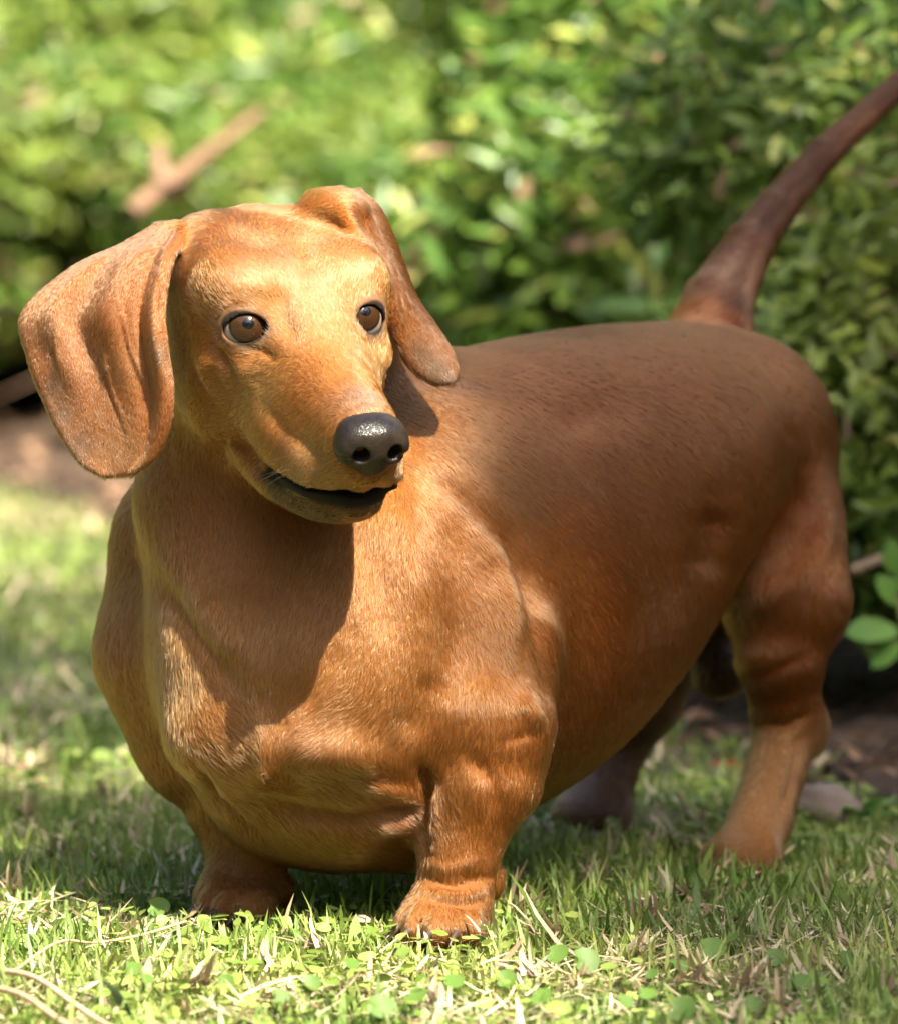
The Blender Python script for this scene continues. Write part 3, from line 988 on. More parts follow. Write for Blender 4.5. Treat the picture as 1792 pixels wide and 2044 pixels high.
eye_m = attr_material('eye', 'eye_colour', rough=0.6, spec=0.0)
_b = eye_m.node_tree.nodes['Principled BSDF']
_b.inputs['Coat Weight'].default_value = 1.0
_b.inputs['Coat Roughness'].default_value = 0.13
for (c, out, side, upv, s), gp in zip(EYES, ((497, 647), (730, 621))):
    bv, bf = ball(96, 120)
    rel = (C(gp[0], gp[1], c[1] + CAM_D - CAM_D) - c)
    q = np.array([rel @ cR, rel @ cU]) / (EYE_R * mm)
    g = unit(cR * q[0] + cU * q[1] - cF * math.sqrt(max(0.05, 1 - q @ q)))
    x = unit(np.cross([0, 0, 1.0], g)); y = np.cross(g, x)
    R3 = np.array([x, y, g])
    W = bv @ R3
    ang_ = np.degrees(np.arccos(np.clip(bv[:, 2], -1, 1)))
    ph_ = np.arctan2(bv[:, 1], bv[:, 0])
    ir = 46.0
    col = np.tile(np.array([0.30, 0.235, 0.20]), (len(bv), 1))
    st = 0.5 + 0.25 * np.sin(ph_ * 23 + ang_ * 0.3) + 0.25 * np.sin(ph_ * 41 + 1.3)
    iris = np.array([0.034, 0.0145, 0.0052]) * (0.75 + 0.55 * st[:, None])
    col = np.where((ang_ < ir)[:, None], iris, col)
    col = lerp(col, (0.010, 0.007, 0.006), np.exp(-((ang_ - ir) / 4.2) ** 2))
    col = np.where((ang_ < 12.5)[:, None], np.array([0.003, 0.003, 0.004]), col)
    th_ = np.radians(ang_)
    rad_ = np.full(len(bv), EYE_R)                       # the cornea bulges out of the ball
    cor = 4.0 * np.cos(th_) + np.sqrt(np.maximum(7.9 ** 2 - (4.0 * np.sin(th_)) ** 2, 0))
    rad_ = -smin(-rad_, -cor, 0.5) * mm
    o = mesh_from('eye', c + W * rad_[:, None], bf, eye_m, dog)
    col_attr(o.data, 'eye_colour', col)

# nose
F = Field(*[np.arange(a, b, 0.00045 if not DEV else 0.0008, dtype=np.float32) for a, b in
            zip(H(0, 88, -15) - 0.03, H(0, 88, -15) + 0.03)])
F.ell(H(0, 87, -15.5), np.array([15.6, 12.5, 11.6]) * mm, HEAD_AXES, 0)
for s in (-1, 1):
    F.ell(H(s * 9.3, 90, -15.5), np.array([6.6, 8.0, 7.4]) * mm, HEAD_AXES, 0.004)
F.ell(H(0, 86, -9), np.array([13.0, 11, 5.5]) * mm, HEAD_AXES, 0.005)
F.ell(H(0, 91, -23.5), np.array([6, 6, 5.5]) * mm, HEAD_AXES, 0.004)
for s in (-1, 1):
    F.cone(H(s * 8.2, 101, -16.6), H(s * 5.8, 88, -13), 4.0 * mm, 2.4 * mm, 0.0016, cut=True)
    F.chain([(H(s * 9.2, 101, -17.5), 2.0 * mm), (H(s * 13.8, 96, -19.5), 1.7 * mm), (H(s * 17.5, 89, -20.5), 1.0 * mm)], 0.0018, cut=True)
F.cone(H(0, 101, -17), H(0, 97, -30), 0.55 * mm, 0.7 * mm, 0.0014, cut=True)
NV, NQ = F.mesh()
NV = relax(NV, NQ, 2)
m, nt, b, N, L = material('nose')
tc = N('TexCoord')
vo = N('TexVoronoi', feature='DISTANCE_TO_EDGE'); vo.inputs['Scale'].default_value = 950
nz = N('TexNoise'); nz.inputs['Scale'].default_value = 120
bp = N('Bump'); bp.inputs['Strength'].default_value = 0.4; bp.inputs['Distance'].default_value = 0.0006
L(tc.outputs['Object'], vo.inputs['Vector']); L(tc.outputs['Object'], nz.inputs['Vector'])
L(vo.outputs['Distance'], bp.inputs['Height']); L(bp.outputs[0], b.inputs['Normal'])
cr = N('ValToRGB')
cr.color_ramp.elements[0].color = (0.008, 0.0055, 0.0042, 1); cr.color_ramp.elements[1].color = (0.026, 0.018, 0.013, 1)
cr.color_ramp.elements[0].position = 0.35; cr.color_ramp.elements[1].position = 0.7
L(nz.outputs['Fac'], cr.inputs[0]); L(cr.outputs[0], b.inputs['Base Color'])
b.inputs['Roughness'].default_value = 0.28
b.inputs['Specular IOR Level'].default_value = 0.28
mesh_from('nose', NV, NQ, m, dog)

# tongue just showing in the open mouth
tongue = plain('tongue', (0.07, 0.032, 0.03), 0.25, 0.5)
bv, bf = ball(28, 18)
mesh_from('tongue', H(0, 54, -51.0) + (bv * np.array([13, 18, 2.2]) * mm) @ HEAD_AXES, bf, tongue, dog)

# claws
claw = plain('claw', (0.05, 0.03, 0.022), 0.35)
cv, cf = [], []
n = 7
for i in range(n):
    t = i / (n - 1)
    r = 1.9 * (1 - t) ** 0.7 + 0.15
    for j in range(8):
        a = 2 * math.pi * j / 8
        cv.append((t * 9, math.cos(a) * r * 0.75, math.sin(a) * r - 4.0 * t * t))
for i in range(n - 1):
    for j in range(8):
        cf.append((i * 8 + j, i * 8 + (j + 1) % 8, (i + 1) * 8 + (j + 1) % 8, (i + 1) * 8 + j))
cv, cf = np.array(cv) * 1.35 * mm, np.array(cf)
for p, d in TOES:
    sv = np.array([-d[1], d[0], 0])
    mesh_from('claw', p - d * 1.5 * mm + cv @ np.array([d, sv, [0, 0, 1]]), cf, claw, dog)

# whiskers and lashes
hc2 = bpy.data.hair_curves.new('whiskers')
rows, cols = [], []
r2 = np.random.default_rng(3)
for s in (-1, 1):
    for k in range(8):
        base = H(s * (19 + r2.normal() * 1.5), 58 + r2.random() * 24, -26 - r2.random() * 14)
        d = unit(hL * s * (0.9 + 0.2 * r2.random()) - hF * (0.2 + 0.5 * r2.random()) - hU * (0.1 + 0.5 * r2.random()))
        ln_ = (12 + 16 * r2.random()) * mm
        rows.append([base + d * ln_ * t - np.array([0, 0, 1]) * ln_ * 0.18 * t * t for t in (0, .33, .66, 1)])
for k in range(10):
    base = H(r2.normal() * 7, 66 + r2.random() * 10, -63)
    d = unit(hF * 0.4 - hU * 0.8 + hL * r2.normal() * 0.4)
    rows.append([base + d * 11 * mm * t for t in (0, .33, .66, 1)])
wp = np.array(rows, np.float32) - O3
hc2.add_curves([4] * len(rows))
hc2.attributes['position'].data.foreach_set('vector', wp.ravel())
ra = hc2.attributes.get('radius') or hc2.attributes.new('radius', 'FLOAT', 'POINT')
ra.data.foreach_set('value', np.tile(np.array([0.06, 0.055, 0.04, 0.015], np.float32) * mm, len(rows)))
hc2.materials.append(plain('whisker', (0.10, 0.06, 0.035), 0.4))
wo = bpy.data.objects.new('whiskers', hc2)
COL.objects.link(wo); wo.parent = dog; wo['kind'] = 'stuff'
# ------------------------------------------------------------------ ground
EDGE = np.array([G(-900, 760)[:2], G(-250, 880)[:2], G(0, 985)[:2], G(250, 1062)[:2], G(700, 1225)[:2], G(1300, 1468)[:2], G(1792, 1650)[:2], G(2700, 1960)[:2], G(4600, 2500)[:2]])
_fe = np.array([[-6.0, 30.0]] + EDGE.tolist() + [[3.0, -3.2], [9.0, -12.0]])
_o = np.argsort(_fe[:, 1])


def edge_x(y):
    y = np.asarray(y, float)
    return np.interp(y, _fe[_o, 1], _fe[_o, 0]) + 0.012 * np.sin(y * 23) + 0.008 * np.sin(y * 61 + 1)


m, nt, b, N, L = material('soil')
tc = N('TexCoord')
n1 = N('TexNoise'); n1.inputs['Scale'].default_value = 9; n1.inputs['Detail'].default_value = 8
n2 = N('TexNoise'); n2.inputs['Scale'].default_value = 60; n2.inputs['Detail'].default_value = 6
cr = N('ValToRGB')
cr.color_ramp.elements[0].color = (0.022, 0.013, 0.007, 1); cr.color_ramp.elements[1].color = (0.095, 0.055, 0.032, 1)
cr.color_ramp.elements[0].position = 0.3; cr.color_ramp.elements[1].position = 0.72
bp = N('Bump'); bp.inputs['Strength'].default_value = 0.9; bp.inputs['Distance'].default_value = 0.02
L(tc.outputs['Object'], n1.inputs['Vector']); L(tc.outputs['Object'], n2.inputs['Vector'])
mx = N('Math', operation='ADD'); mh = N('Math', operation='MULTIPLY', i_1=0.5)
L(n1.outputs['Fac'], mx.inputs[0]); L(n2.outputs['Fac'], mx.inputs[1]); L(mx.outputs[0], mh.inputs[0])
L(mh.outputs[0], cr.inputs[0]); L(cr.outputs[0], b.inputs['Base Color'])
L(n2.outputs['Fac'], bp.inputs['Height']); L(bp.outputs[0], b.inputs['Normal'])
b.inputs['Roughness'].default_value = 0.95
soil_m = m
r6 = np.random.default_rng(66)
gx = np.concatenate([[-60, -20, -6, -3], np.linspace(-1.5, 1.8, 111), [3, 6, 20, 60]])
gy = np.concatenate([[-60, -20, -8, -4], np.linspace(-1.2, 4.6, 194), [7, 12, 30, 60]])
GX, GY = np.meshgrid(gx, gy, indexing='ij')
rise = np.clip(GX - edge_x(GY), 0, 0.6)
GZ = -0.004 + rise * 0.06 + np.where(rise > 0.02, 0.006 * np.sin(GX * 37 + GY * 19) * np.sin(GY * 43 - GX * 11) + r6.normal(0, 0.0025, GX.shape), 0)
nx_, ny_ = GX.shape
ii = np.arange(nx_ * ny_).reshape(nx_, ny_)
q = np.stack([ii[:-1, :-1], ii[1:, :-1], ii[1:, 1:], ii[:-1, 1:]], 2).reshape(-1, 4)
tag(mesh_from('ground', np.stack([GX, GY, GZ], 2).reshape(-1, 3), q, soil_m), 'bare brown soil of the bed along the lawn', kind='structure')

m, nt, b, N, L = material('turf')
tc = N('TexCoord')
n1 = N('TexNoise'); n1.inputs['Scale'].default_value = 40; n1.inputs['Detail'].default_value = 8
cr = N('ValToRGB')
cr.color_ramp.elements[0].color = (0.025, 0.032, 0.010, 1); cr.color_ramp.elements[1].color = (0.13, 0.13, 0.055, 1)
cr.color_ramp.elements[0].position = 0.3; cr.color_ramp.elements[1].position = 0.75
L(tc.outputs['Object'], n1.inputs['Vector']); L(n1.outputs['Fac'], cr.inputs[0]); L(cr.outputs[0], b.inputs['Base Color'])
b.inputs['Roughness'].default_value = 0.95
ly = np.concatenate([[-40, -12, -6], np.linspace(-3, 5, 240), [8, 14, 30]])
lv, lf = [], []
for i, y in enumerate(ly):
    x1 = float(edge_x(y))
    for j, w in enumerate((0, 0.9, 0.985, 1.0)):
        lv.append((-45 + (x1 + 45) * w, y, 0.0 if j < 3 else -0.003))
for i in range(len(ly) - 1):
    for j in range(3):
        lf.append((i * 4 + j, i * 4 + j + 1, i * 4 + j + 5, i * 4 + j + 4))
tag(mesh_from('lawn', lv, lf, m), 'lawn turf under the grass blades', kind='structure')


# ------------------------------------------------------------------ grass, straw, leaves as vectorised blades
def blades(base, h, w, yaw, lean, curl, cup=0.15):
    """tapered blades bent over; returns vertices and triangles, 7 vertices and 5 triangles each"""
    n = len(base)
    dirv = np.stack([np.cos(yaw), np.sin(yaw), np.zeros(n)], 1)
    side = np.stack([-np.sin(yaw), np.cos(yaw), np.zeros(n)], 1)
    V = np.zeros((n, 7, 3))
    up = np.array([0, 0, 1.0])
    for j, (t, ww) in enumerate(((0, 0.75), (0.38, 1.0), (0.74, 0.72), (1.0, 0))):
        a = lean + curl * t
        x = np.sin(lean) * t + 0.5 * curl * t * t * np.cos(lean)
        z = np.cos(lean) * t - 0.5 * curl * t * t * np.sin(lean) * 0.9
        p = base + (dirv * x[:, None] + up * z[:, None]) * h[:, None]
        if j < 3:
            o = side * (w * ww * 0.5)[:, None]
            V[:, 2 * j] = p - o; V[:, 2 * j + 1] = p + o
        else:
            V[:, 6] = p
    T = np.array([[0, 1, 3], [0, 3, 2], [2, 3, 5], [2, 5, 4], [4, 5, 6]])
    F = (T[None] + (np.arange(n) * 7)[:, None, None]).reshape(-1, 3)
    return V.reshape(-1, 3), F


def patch(n, x0, x1, y0, y1, rng):
    x = rng.uniform(x0, x1, n); y = rng.uniform(y0, y1, n)
    k = x < edge_x(y) + rng.normal(0, 0.015, n)
    return np.stack([x[k], y[k], np.full(k.sum(), -0.001)], 1)


def field(P, s):
    return wob(P * np.array([1, 1, 0]), s, int(s * 7) + 1)


def grass_colour(P, rng, dry=0.0):
    n = len(P)
    t = rng.random(n)
    c = np.array([0.110, 0.210, 0.032]) * (1 - t[:, None]) + np.array([0.33, 0.39, 0.10]) * t[:, None]
    c = lerp(c, (0.40, 0.42, 0.13), np.clip(0.5 * field(P, 22), 0, 0.6))
    c = lerp(c, (0.075, 0.155, 0.035), np.clip(0.5 * field(P, 35), 0, 0.5))
    d = rng.random(n) < dry
    c[d] = np.array([0.56, 0.45, 0.27]) * rng.uniform(0.6, 1.15, (d.sum(), 1))
    return c * rng.uniform(0.75, 1.25, (n, 1))


rg = np.random.default_rng(21)
PAWS = [t_[0][:2] + np.array([0.0, 0.0]) for t_ in TOES]
Kd = 0.35 if DEV else 1.0
zones = [(int(85000 * Kd), -0.36, 0.36, -0.42, 0.42, 1.0), (int(34000 * Kd), -0.75, 0.55, 0.40, 3.2, 1.5),
         (int(16000 * Kd), -1.3, 1.0, -0.9, 0.9, 1.6), (int(16000 * Kd), -3.2, 2.2, -1.5, 5.0, 3.0)]
allV, allF, allC, off = [], [], [], 0
for n, x0, x1, y0, y1, big in zones:
    P = patch(n, x0, x1, y0, y1, rg)
    n = len(P)
    # keep the ground under the paws free
    h = np.clip(rg.gamma(4.0, 0.0031, n), 0.005, 0.032) * (0.85 + 0.3 * np.clip(field(P, 14), -1, 1)) * (0.8 + 0.2 * big)
    for pw in PAWS:
        d_ = np.hypot(P[:, 0] - pw[0], P[:, 1] - pw[1])
        h = h * np.clip(0.30 + d_ / 0.055, 0.3, 1.0)
    w = rg.uniform(0.0009, 0.0024, n) * big
    ln_ = np.abs(rg.normal(0.30, 0.36, n))
    V, Fc = blades(P, h, w, rg.uniform(0, 6.28, n), ln_, rg.uniform(0.1, 0.9, n))
    c = np.repeat(grass_colour(P, rg, 0.05), 7, 0)
    allV.append(V); allF.append(Fc + off); allC.append(c); off += len(V)
grass_m = attr_material('grass', 'tint', rough=0.42, spec=0.35, trans=0.38)
g = mesh_from('grass', np.concatenate(allV), np.concatenate(allF), grass_m)
col_attr(g.data, 'tint', np.concatenate(allC))
tag(g, 'short mown grass blades of the lawn', kind='stuff')

# mown straw lying flat among the blades
allV, allF, allC, off = [], [], [], 0
for n, x0, x1, y0, y1, big in ((int(18000 * Kd), -0.36, 0.36, -0.42, 0.45, 1.0), (int(14000 * Kd), -0.8, 0.55, 0.42, 3.0, 1.5), (int(3500 * Kd), -1.4, 1.0, -0.9, 0.9, 1.6)):
    P = patch(n, x0, x1, y0, y1, rg)
    k = field(P, 18) + field(P, 55) * 0.7 + rg.normal(0, 0.6, len(P)) > -0.1
    P = P[k]; n = len(P)
    P[:, 2] = rg.uniform(0.001, 0.010, n)
    h = rg.uniform(0.007, 0.024, n) * big; w = rg.uniform(0.0010, 0.0026, n) * big
    V, Fc = blades(P, h, w, rg.uniform(0, 6.28, n), rg.normal(1.40, 0.16, n), rg.normal(0, 0.35, n))
    c = np.array([0.55, 0.45, 0.28]) * rg.uniform(0.5, 1.25, (n, 1))
    c = np.where((rg.random(n) < 0.22)[:, None], np.array([0.24, 0.15, 0.085]) * rg.uniform(0.6, 1.2, (n, 1)), c)
    allV.append(V); allF.append(Fc + off); allC.append(np.repeat(c, 7, 0)); off += len(V)
straw_m = attr_material('straw', 'tint', rough=0.6, spec=0.25, trans=0.15)
g = mesh_from('dry_clippings', np.concatenate(allV), np.concatenate(allF), straw_m)
col_attr(g.data, 'tint', np.concatenate(allC))
tag(g, 'pale dry grass clippings lying between the blades', kind='stuff')


# round creeping leaves
def round_leaf(n=12):
    V = [(0.0, 0, 0)]
    for i in range(n):
        a = 2 * math.pi * (i + 0.5) / n
        r = 0.5 * (1 - 0.55 * math.exp(-((a - math.pi) / 0.32) ** 2)) if True else 0.5
        V.append((math.cos(a) * r, math.sin(a) * r, 0.10 * (math.cos(2 * a) * 0.4 + 0.7)))
    F = [(0, 1 + i, 1 + (i + 1) % n) for i in range(n)]
    return np.array(V), np.array(F)


def scatter_flat(V0, F0, P, size, yaw, tilt, tdir):
    n = len(P)
    c, s_ = np.cos(yaw), np.sin(yaw)
    X = V0[None, :, 0] * c[:, None] - V0[None, :, 1] * s_[:, None]
    Y = V0[None, :, 0] * s_[:, None] + V0[None, :, 1] * c[:, None]
    Z = np.repeat(V0[None, :, 2], n, 0)
    # tilt about a horizontal axis at angle tdir
    ax, ay = np.cos(tdir)[:, None], np.sin(tdir)[:, None]
    par = X * ax + Y * ay; per = -X * ay + Y * ax
    ct, st_ = np.cos(tilt)[:, None], np.sin(tilt)[:, None]
    per2 = per * ct - Z * st_; Z2 = per * st_ + Z * ct
    X, Y = par * ax - per2 * ay, par * ay + per2 * ax
    V = np.stack([X, Y, Z2], 2) * size[:, None, None] + P[:, None, :]
    F = (F0[None] + (np.arange(n) * len(V0))[:, None, None]).reshape(-1, 3)
    return V.reshape(-1, 3), F


RLV, RLF = round_leaf()
allV, allF, allC, off = [], [], [], 0
for n, x0, x1, y0, y1, big in ((int(7000 * Kd), -0.36, 0.36, -0.42, 0.45, 1.0), (int(6000 * Kd), -0.8, 0.55, 0.42, 3.0, 1.4)):
    P = patch(n, x0, x1, y0, y1, rg)
    k = field(P, 16) + rg.normal(0, 0.5, len(P)) > -0.1
    P = P[k]; n = len(P)
    P[:, 2] = rg.uniform(0.003, 0.013, n)
    V, Fc = scatter_flat(RLV, RLF, P, rg.uniform(0.0035, 0.0082, n) * big, rg.uniform(0, 6.28, n), rg.normal(0.0, 0.45, n), rg.uniform(0, 6.28, n))
    t = rg.random(n)[:, None]
    c = (np.array([0.14, 0.225, 0.033]) * (1 - t) + np.array([0.33, 0.40, 0.10]) * t) * rg.uniform(0.8, 1.2, (n, 1))
    allV.append(V); allF.append(Fc + off); allC.append(np.repeat(c, len(RLV), 0)); off += len(V)
leaf_m = attr_material('round_leaf', 'tint', rough=0.5, spec=0.3, trans=0.35)
g = mesh_from('creeping_leaves', np.concatenate(allV), np.concatenate(allF), leaf_m)
col_attr(g.data, 'tint', np.concatenate(allC))
tag(g, 'small round creeping leaves covering the ground between the grass', kind='stuff')


# ------------------------------------------------------------------ shrubs
LV0 = np.array([(0, 0, 0), (0.30, -0.13, 0.04), (0.68, -0.145, 0.05), (0.45, 0, -0.02), (0.30, 0.13, 0.04), (0.68, 0.145, 0.05), (1.0, 0, -0.06)])
LF0 = np.array([(0, 1, 3), (0, 3, 4), (1, 2, 3), (3, 5, 4), (2, 6, 3), (3, 6, 5)])


def leaf_cloud(P, out, size, rng, spread=0.75):
    """leaves at P that face roughly along out"""
    n = len(P)
    z = out + rng.normal(0, spread, (n, 3)) + np.array([0, 0, 0.45])
    z /= np.linalg.norm(z, axis=1, keepdims=True)
    x = rng.normal(0, 1, (n, 3)) + out * 0.8
    x -= z * (x * z).sum(1, keepdims=True); x /= np.linalg.norm(x, axis=1, keepdims=True)
    y = np.cross(z, x)
    V = P[:, None, :] + (LV0[None, :, 0:1] * x[:, None, :] + LV0[None, :, 1:2] * y[:, None, :] + LV0[None, :, 2:3] * z[:, None, :]) * size[:, None, None]
    F = (LF0[None] + (np.arange(n) * len(LV0))[:, None, None]).reshape(-1, 3)
    return V.reshape(-1, 3), F


def leaf_colour(P, rng):
    n = len(P)
    t = rng.random(n)[:, None]
    c = np.array([0.055, 0.130, 0.018]) * (1 - t) + np.array([0.155, 0.25, 0.040]) * t
    c = lerp(c, (0.32, 0.36, 0.06), np.clip(0.5 * wob(P, 14, 91), 0, 0.7))
    k = rng.random(n)
    c[k < 0.10] = np.array([0.36, 0.39, 0.09])
    c[k > 0.965] = np.array([0.42, 0.25, 0.16])
    return c * rng.uniform(0.7, 1.25, (n, 1))


shrub_leaf_m = attr_material('shrub_leaf', 'tint', rough=0.36, spec=0.45, trans=0.32)
bark_m = attr_material('bark', 'tint', rough=0.85, spec=0.15, noise=0.25, nscale=60)


def tube(pts, rads, n=7):
    pts = np.asarray(pts, float)
    V, F = [], []
    for i, p in enumerate(pts):
        t = unit(pts[min(i + 1, len(pts) - 1)] - pts[max(i - 1, 0)])
        a = unit(np.cross(t, [0.3, 0.2, 1.0] if abs(t[2]) < 0.9 else [1, 0, 0])); b_ = np.cross(t, a)
        for j in range(n):
            w = 2 * math.pi * j / n
            V.append(p + (a * math.cos(w) + b_ * math.sin(w)) * rads[i])
    for i in range(len(pts) - 1):
        for j in range(n):
            F.append((i * n + j, i * n + (j + 1) % n, (i + 1) * n + (j + 1) % n, (i + 1) * n + j))
    return np.array(V), np.array(F)


def merged(parts):
    V, F, o = [], [], 0
    for v, f in parts:
        V.append(v); F.append(f + o); o += len(v)
    return np.concatenate(V), np.concatenate(F)


def stems(rng, n, rx, h, r0=0.009):
    out = []
    for i in range(n):
        a = rng.uniform(0, 6.28); k = rng.uniform(0.3, 0.95)
        tip = np.array([math.cos(a) * rx * k, math.sin(a) * rx * k, h * rng.uniform(0.5, 0.92)])
        p0 = np.array([rng.normal(0, 0.05), rng.normal(0, 0.05), -0.02])
        mid = p0 * 0.5 + tip * 0.5 + np.array([0, 0, 0.10]) + rng.normal(0, 0.03, 3)
        ts = np.linspace(0, 1, 7)[:, None]
        pts = (1 - ts) ** 2 * p0 + 2 * ts * (1 - ts) * mid + ts ** 2 * tip
        pts[1:-1] += rng.normal(0, 0.008, (5, 3))
        out.append(tube(pts, np.linspace(r0, 0.002, 7), 6))
        for q in range(3):
            k0 = rng.integers(2, 6)
            d = unit(pts[k0] - pts[k0 - 1] + rng.normal(0, 0.7, 3) * 0.1)
            out.append(tube([pts[k0], pts[k0] + d * 0.08, pts[k0] + d * 0.15 + rng.normal(0, 0.02, 3)], [0.003, 0.0022, 0.001], 5))
    return merged(out)


shrub_protos = []
for k in range(5):
    rs = np.random.default_rng(300 + k)
    broad = k > 2                                    # two of the shrubs have broader leaves and more gaps
    n = int((24000 if broad else 64000) * (0.4 if DEV else 1))
    # several lobes make an uneven mound with hollows between them
    lobes = []
    for i in range(17):
        a = rs.uniform(0, 6.28); rr = rs.uniform(0.06, 0.30)
        lobes.append((math.cos(a) * rr, math.sin(a) * rr, rs.uniform(0.14, 0.37), rs.uniform(0.08, 0.14)))
    lobes = np.array(lobes)
    li = rs.choice(len(lobes), n, p=lobes[:, 3] ** 2 / (lobes[:, 3] ** 2).sum())
    d = rs.normal(0, 1, (n, 3)); d /= np.linalg.norm(d, axis=1, keepdims=True)
    rad = lobes[li, 3] * (1 - 0.45 * rs.random(n) ** 2 + 0.10 * rs.random(n))
    P = lobes[li, :3] + d * rad[:, None] * np.array([1, 1, 0.9])
    keep = P[:, 2] > 0.05 + 0.05 * rs.random(n)
    P, d = P[keep], d[keep]; n = len(P)
    V, Fc = leaf_cloud(P, d, rs.uniform(0.020, 0.044, n) if broad else rs.uniform(0.011, 0.028, n), rs)
    me = mesh_from('foliage', V, Fc, shrub_leaf_m, link=False)
    col_attr(me, 'tint', np.repeat(leaf_colour(P, rs), 7, 0))
    sv, sf = stems(rs, 11, 0.24, 0.34)
    sm = mesh_from('stems', sv, sf, bark_m, link=False)
    col_attr(sm, 'tint', np.tile([0.15, 0.095, 0.06], (len(sv), 1)))
    # outer leaves that can be told apart
    oi = rs.choice(n, 40, replace=False)
    shrub_protos.append((me, sm, P, d, oi))
lm1 = mesh_from('leaf', np.array([(0, 0, 0), (0.3, -0.19, 0.03), (0.65, -0.25, 0.05), (0.3, 0, -0.02), (0.65, 0, -0.03), (0.3, 0.19, 0.03), (0.65, 0.25, 0.05), (1, 0, -0.07)]) ,
                [(0, 1, 3), (0, 3, 5), (1, 2, 3), (2, 4, 3), (3, 4, 5), (4, 6, 5), (2, 7, 4), (4, 7, 6)], shrub_leaf_m, link=False)
col_attr(lm1, 'tint', np.tile([0.13, 0.21, 0.035], (8, 1)))
lm2 = lm1.copy()
col_attr_ = lm2.attributes['tint']
col_attr_.data.foreach_set('color', np.tile(np.array([0.24, 0.29, 0.055, 1], np.float32), 8))

HEDGE = np.array([(0.66, 0.00), (0.52, 0.40), (0.36, 0.74), (0.26, 1.15), (0.15, 1.60), (0.03, 2.10), (-0.16, 2.65), (-0.50, 3.15), (-1.00, 3.50), (-1.8, 3.8)])
_hs = np.concatenate([[0], np.cumsum(np.linalg.norm(np.diff(HEDGE, axis=0), axis=1))])


def hedge_at(s_, offs):
    p = np.array([np.interp(s_, _hs, HEDGE[:, 0]), np.interp(s_, _hs, HEDGE[:, 1])])
    q_ = np.array([np.interp(s_ + 0.05, _hs, HEDGE[:, 0]), np.interp(s_ + 0.05, _hs, HEDGE[:, 1])])
    t_ = unit(q_ - p)
    return p + np.array([t_[1], -t_[0]]) * offs


SHRUB_TEXT = ['shrub at the right end of the hedge beyond the hind legs', 'leafy shrub directly behind the raised tail', 'leafy shrub behind the rump of the dog',
              'green shrub behind the middle of the back', 'sunlit shrub above the hanging ear tip', 'bright yellow-green shrub directly behind the head',
              'sunlit shrub behind the broad ear', 'far sunlit shrub at the upper left corner', 'last shrub of the hedge beyond the upper left corner']
spots = []
for i, sd in enumerate((0.35, 0.75, 1.13, 1.50, 1.90, 2.32, 2.76, 3.22, 3.70)):
    spots.append((sd, 0.24 + 0.03 * math.sin(i * 2.1), (1.08 if i < 5 else 0.85) + 0.06 * math.sin(i * 1.7), SHRUB_TEXT[i], 0))
for row, (offs, sc, cnt, text) in enumerate(((0.56, 1.0, 10, 'low green shrub in the second row of the hedge bank'), (0.95, 1.3, 9, 'fuller green shrub in the third row of the hedge bank'), (1.55, 1.9, 8, 'tall green shrub in the rearmost row of the hedge bank'))):
    for i in range(cnt):
        spots.append((0.15 + 4.3 * i / (cnt - 1), offs + 0.05 * math.sin(i * 3.3 + row), sc * (1 + 0.07 * math.sin(i * 2.3 + row)), text, row + 1))
for i, (sd, offs, sc, text, row) in enumerate(spots):
    me, sm, P, d, oi = shrub_protos[3 + i % 2 if sd > 1.85 else i % 3]
    p = hedge_at(sd, offs)
    o = tag(empty('shrub', (p[0], p[1], 0.0)), text, 'shrub', ('shrubs along the front of the hedge', 'shrubs in the second row', 'shrubs in the third row', 'shrubs in the rearmost row')[row])
    rz = (i * 2.399) % 6.28
    o.rotation_euler[2] = rz
    o.scale = (sc * 1.05, sc * 1.05, sc * 0.86)
    fo = bpy.data.objects.new('foliage', me); COL.objects.link(fo); fo.parent = o; fo['kind'] = 'stuff'
    so = bpy.data.objects.new('stem', sm); COL.objects.link(so); so.parent = o
    if row == 0:
        for j in oi[:24]:
            lo = bpy.data.objects.new('leaf', lm1 if j % 3 else lm2)
            COL.objects.link(lo); lo.parent = o
            lo.location = P[j] + d[j] * 0.012
            lo.rotation_euler = Vector(d[j] + np.array([0, 0, .5])).to_track_quat('Z', 'X').to_euler()
            lo.rotation_euler.rotate_axis('Z', float(j))
            lo.scale = (0.027,) * 3

# ------------------------------------------------------------------ the tree over the lawn that shades the dog's back
def on_ground(P):
    """where the ray from the sun through a point meets the ground"""
    P = np.atleast_2d(P)
    return P[:, :2] - SUN_TO[:2] / SUN_TO[2] * P[:, 2:3]


LIT_P = [surf(a, b) for a, b in ((400, 500), (600, 480), (700, 560), (500, 750), (600, 800), (740, 850), (150, 600), (100, 750), (200, 900), (300, 600), (720, 410), (800, 540), (880, 740), (700, 1100),
         (830, 1010), (800, 1200), (650, 1350), (750, 1450), (900, 1350), (950, 1270), (990, 1210), (1015, 1400), (950, 1500), (960, 1620), (900, 1750), (560, 1480), (600, 1700), (300, 1250), (960, 1090), (250, 1300), (60, 640), (48, 622), (240, 505), (120, 860), (240, 935), (320, 480), (335, 700), (180, 760), (680, 395), (905, 750))]
LIT_P += [G(a, b) for a, b in ((0, 1765), (200, 1800), (400, 1840), (700, 1880), (900, 1905), (1050, 1935), (1300, 2015), (0, 2040), (600, 2000), (1000, 2040), (0, 1050), (100, 1000), (200, 1060), (30, 1120), (40, 1545))]
LIT_P += [C(*q_) for q_ in ((100, 100, 2.6), (300, 200, 2.4), (500, 100, 2.2), (700, 150, 2.0), (900, 100, 1.9), (100, 400, 2.6), (1000, 250, 1.7), (1120, 100, 1.7))]
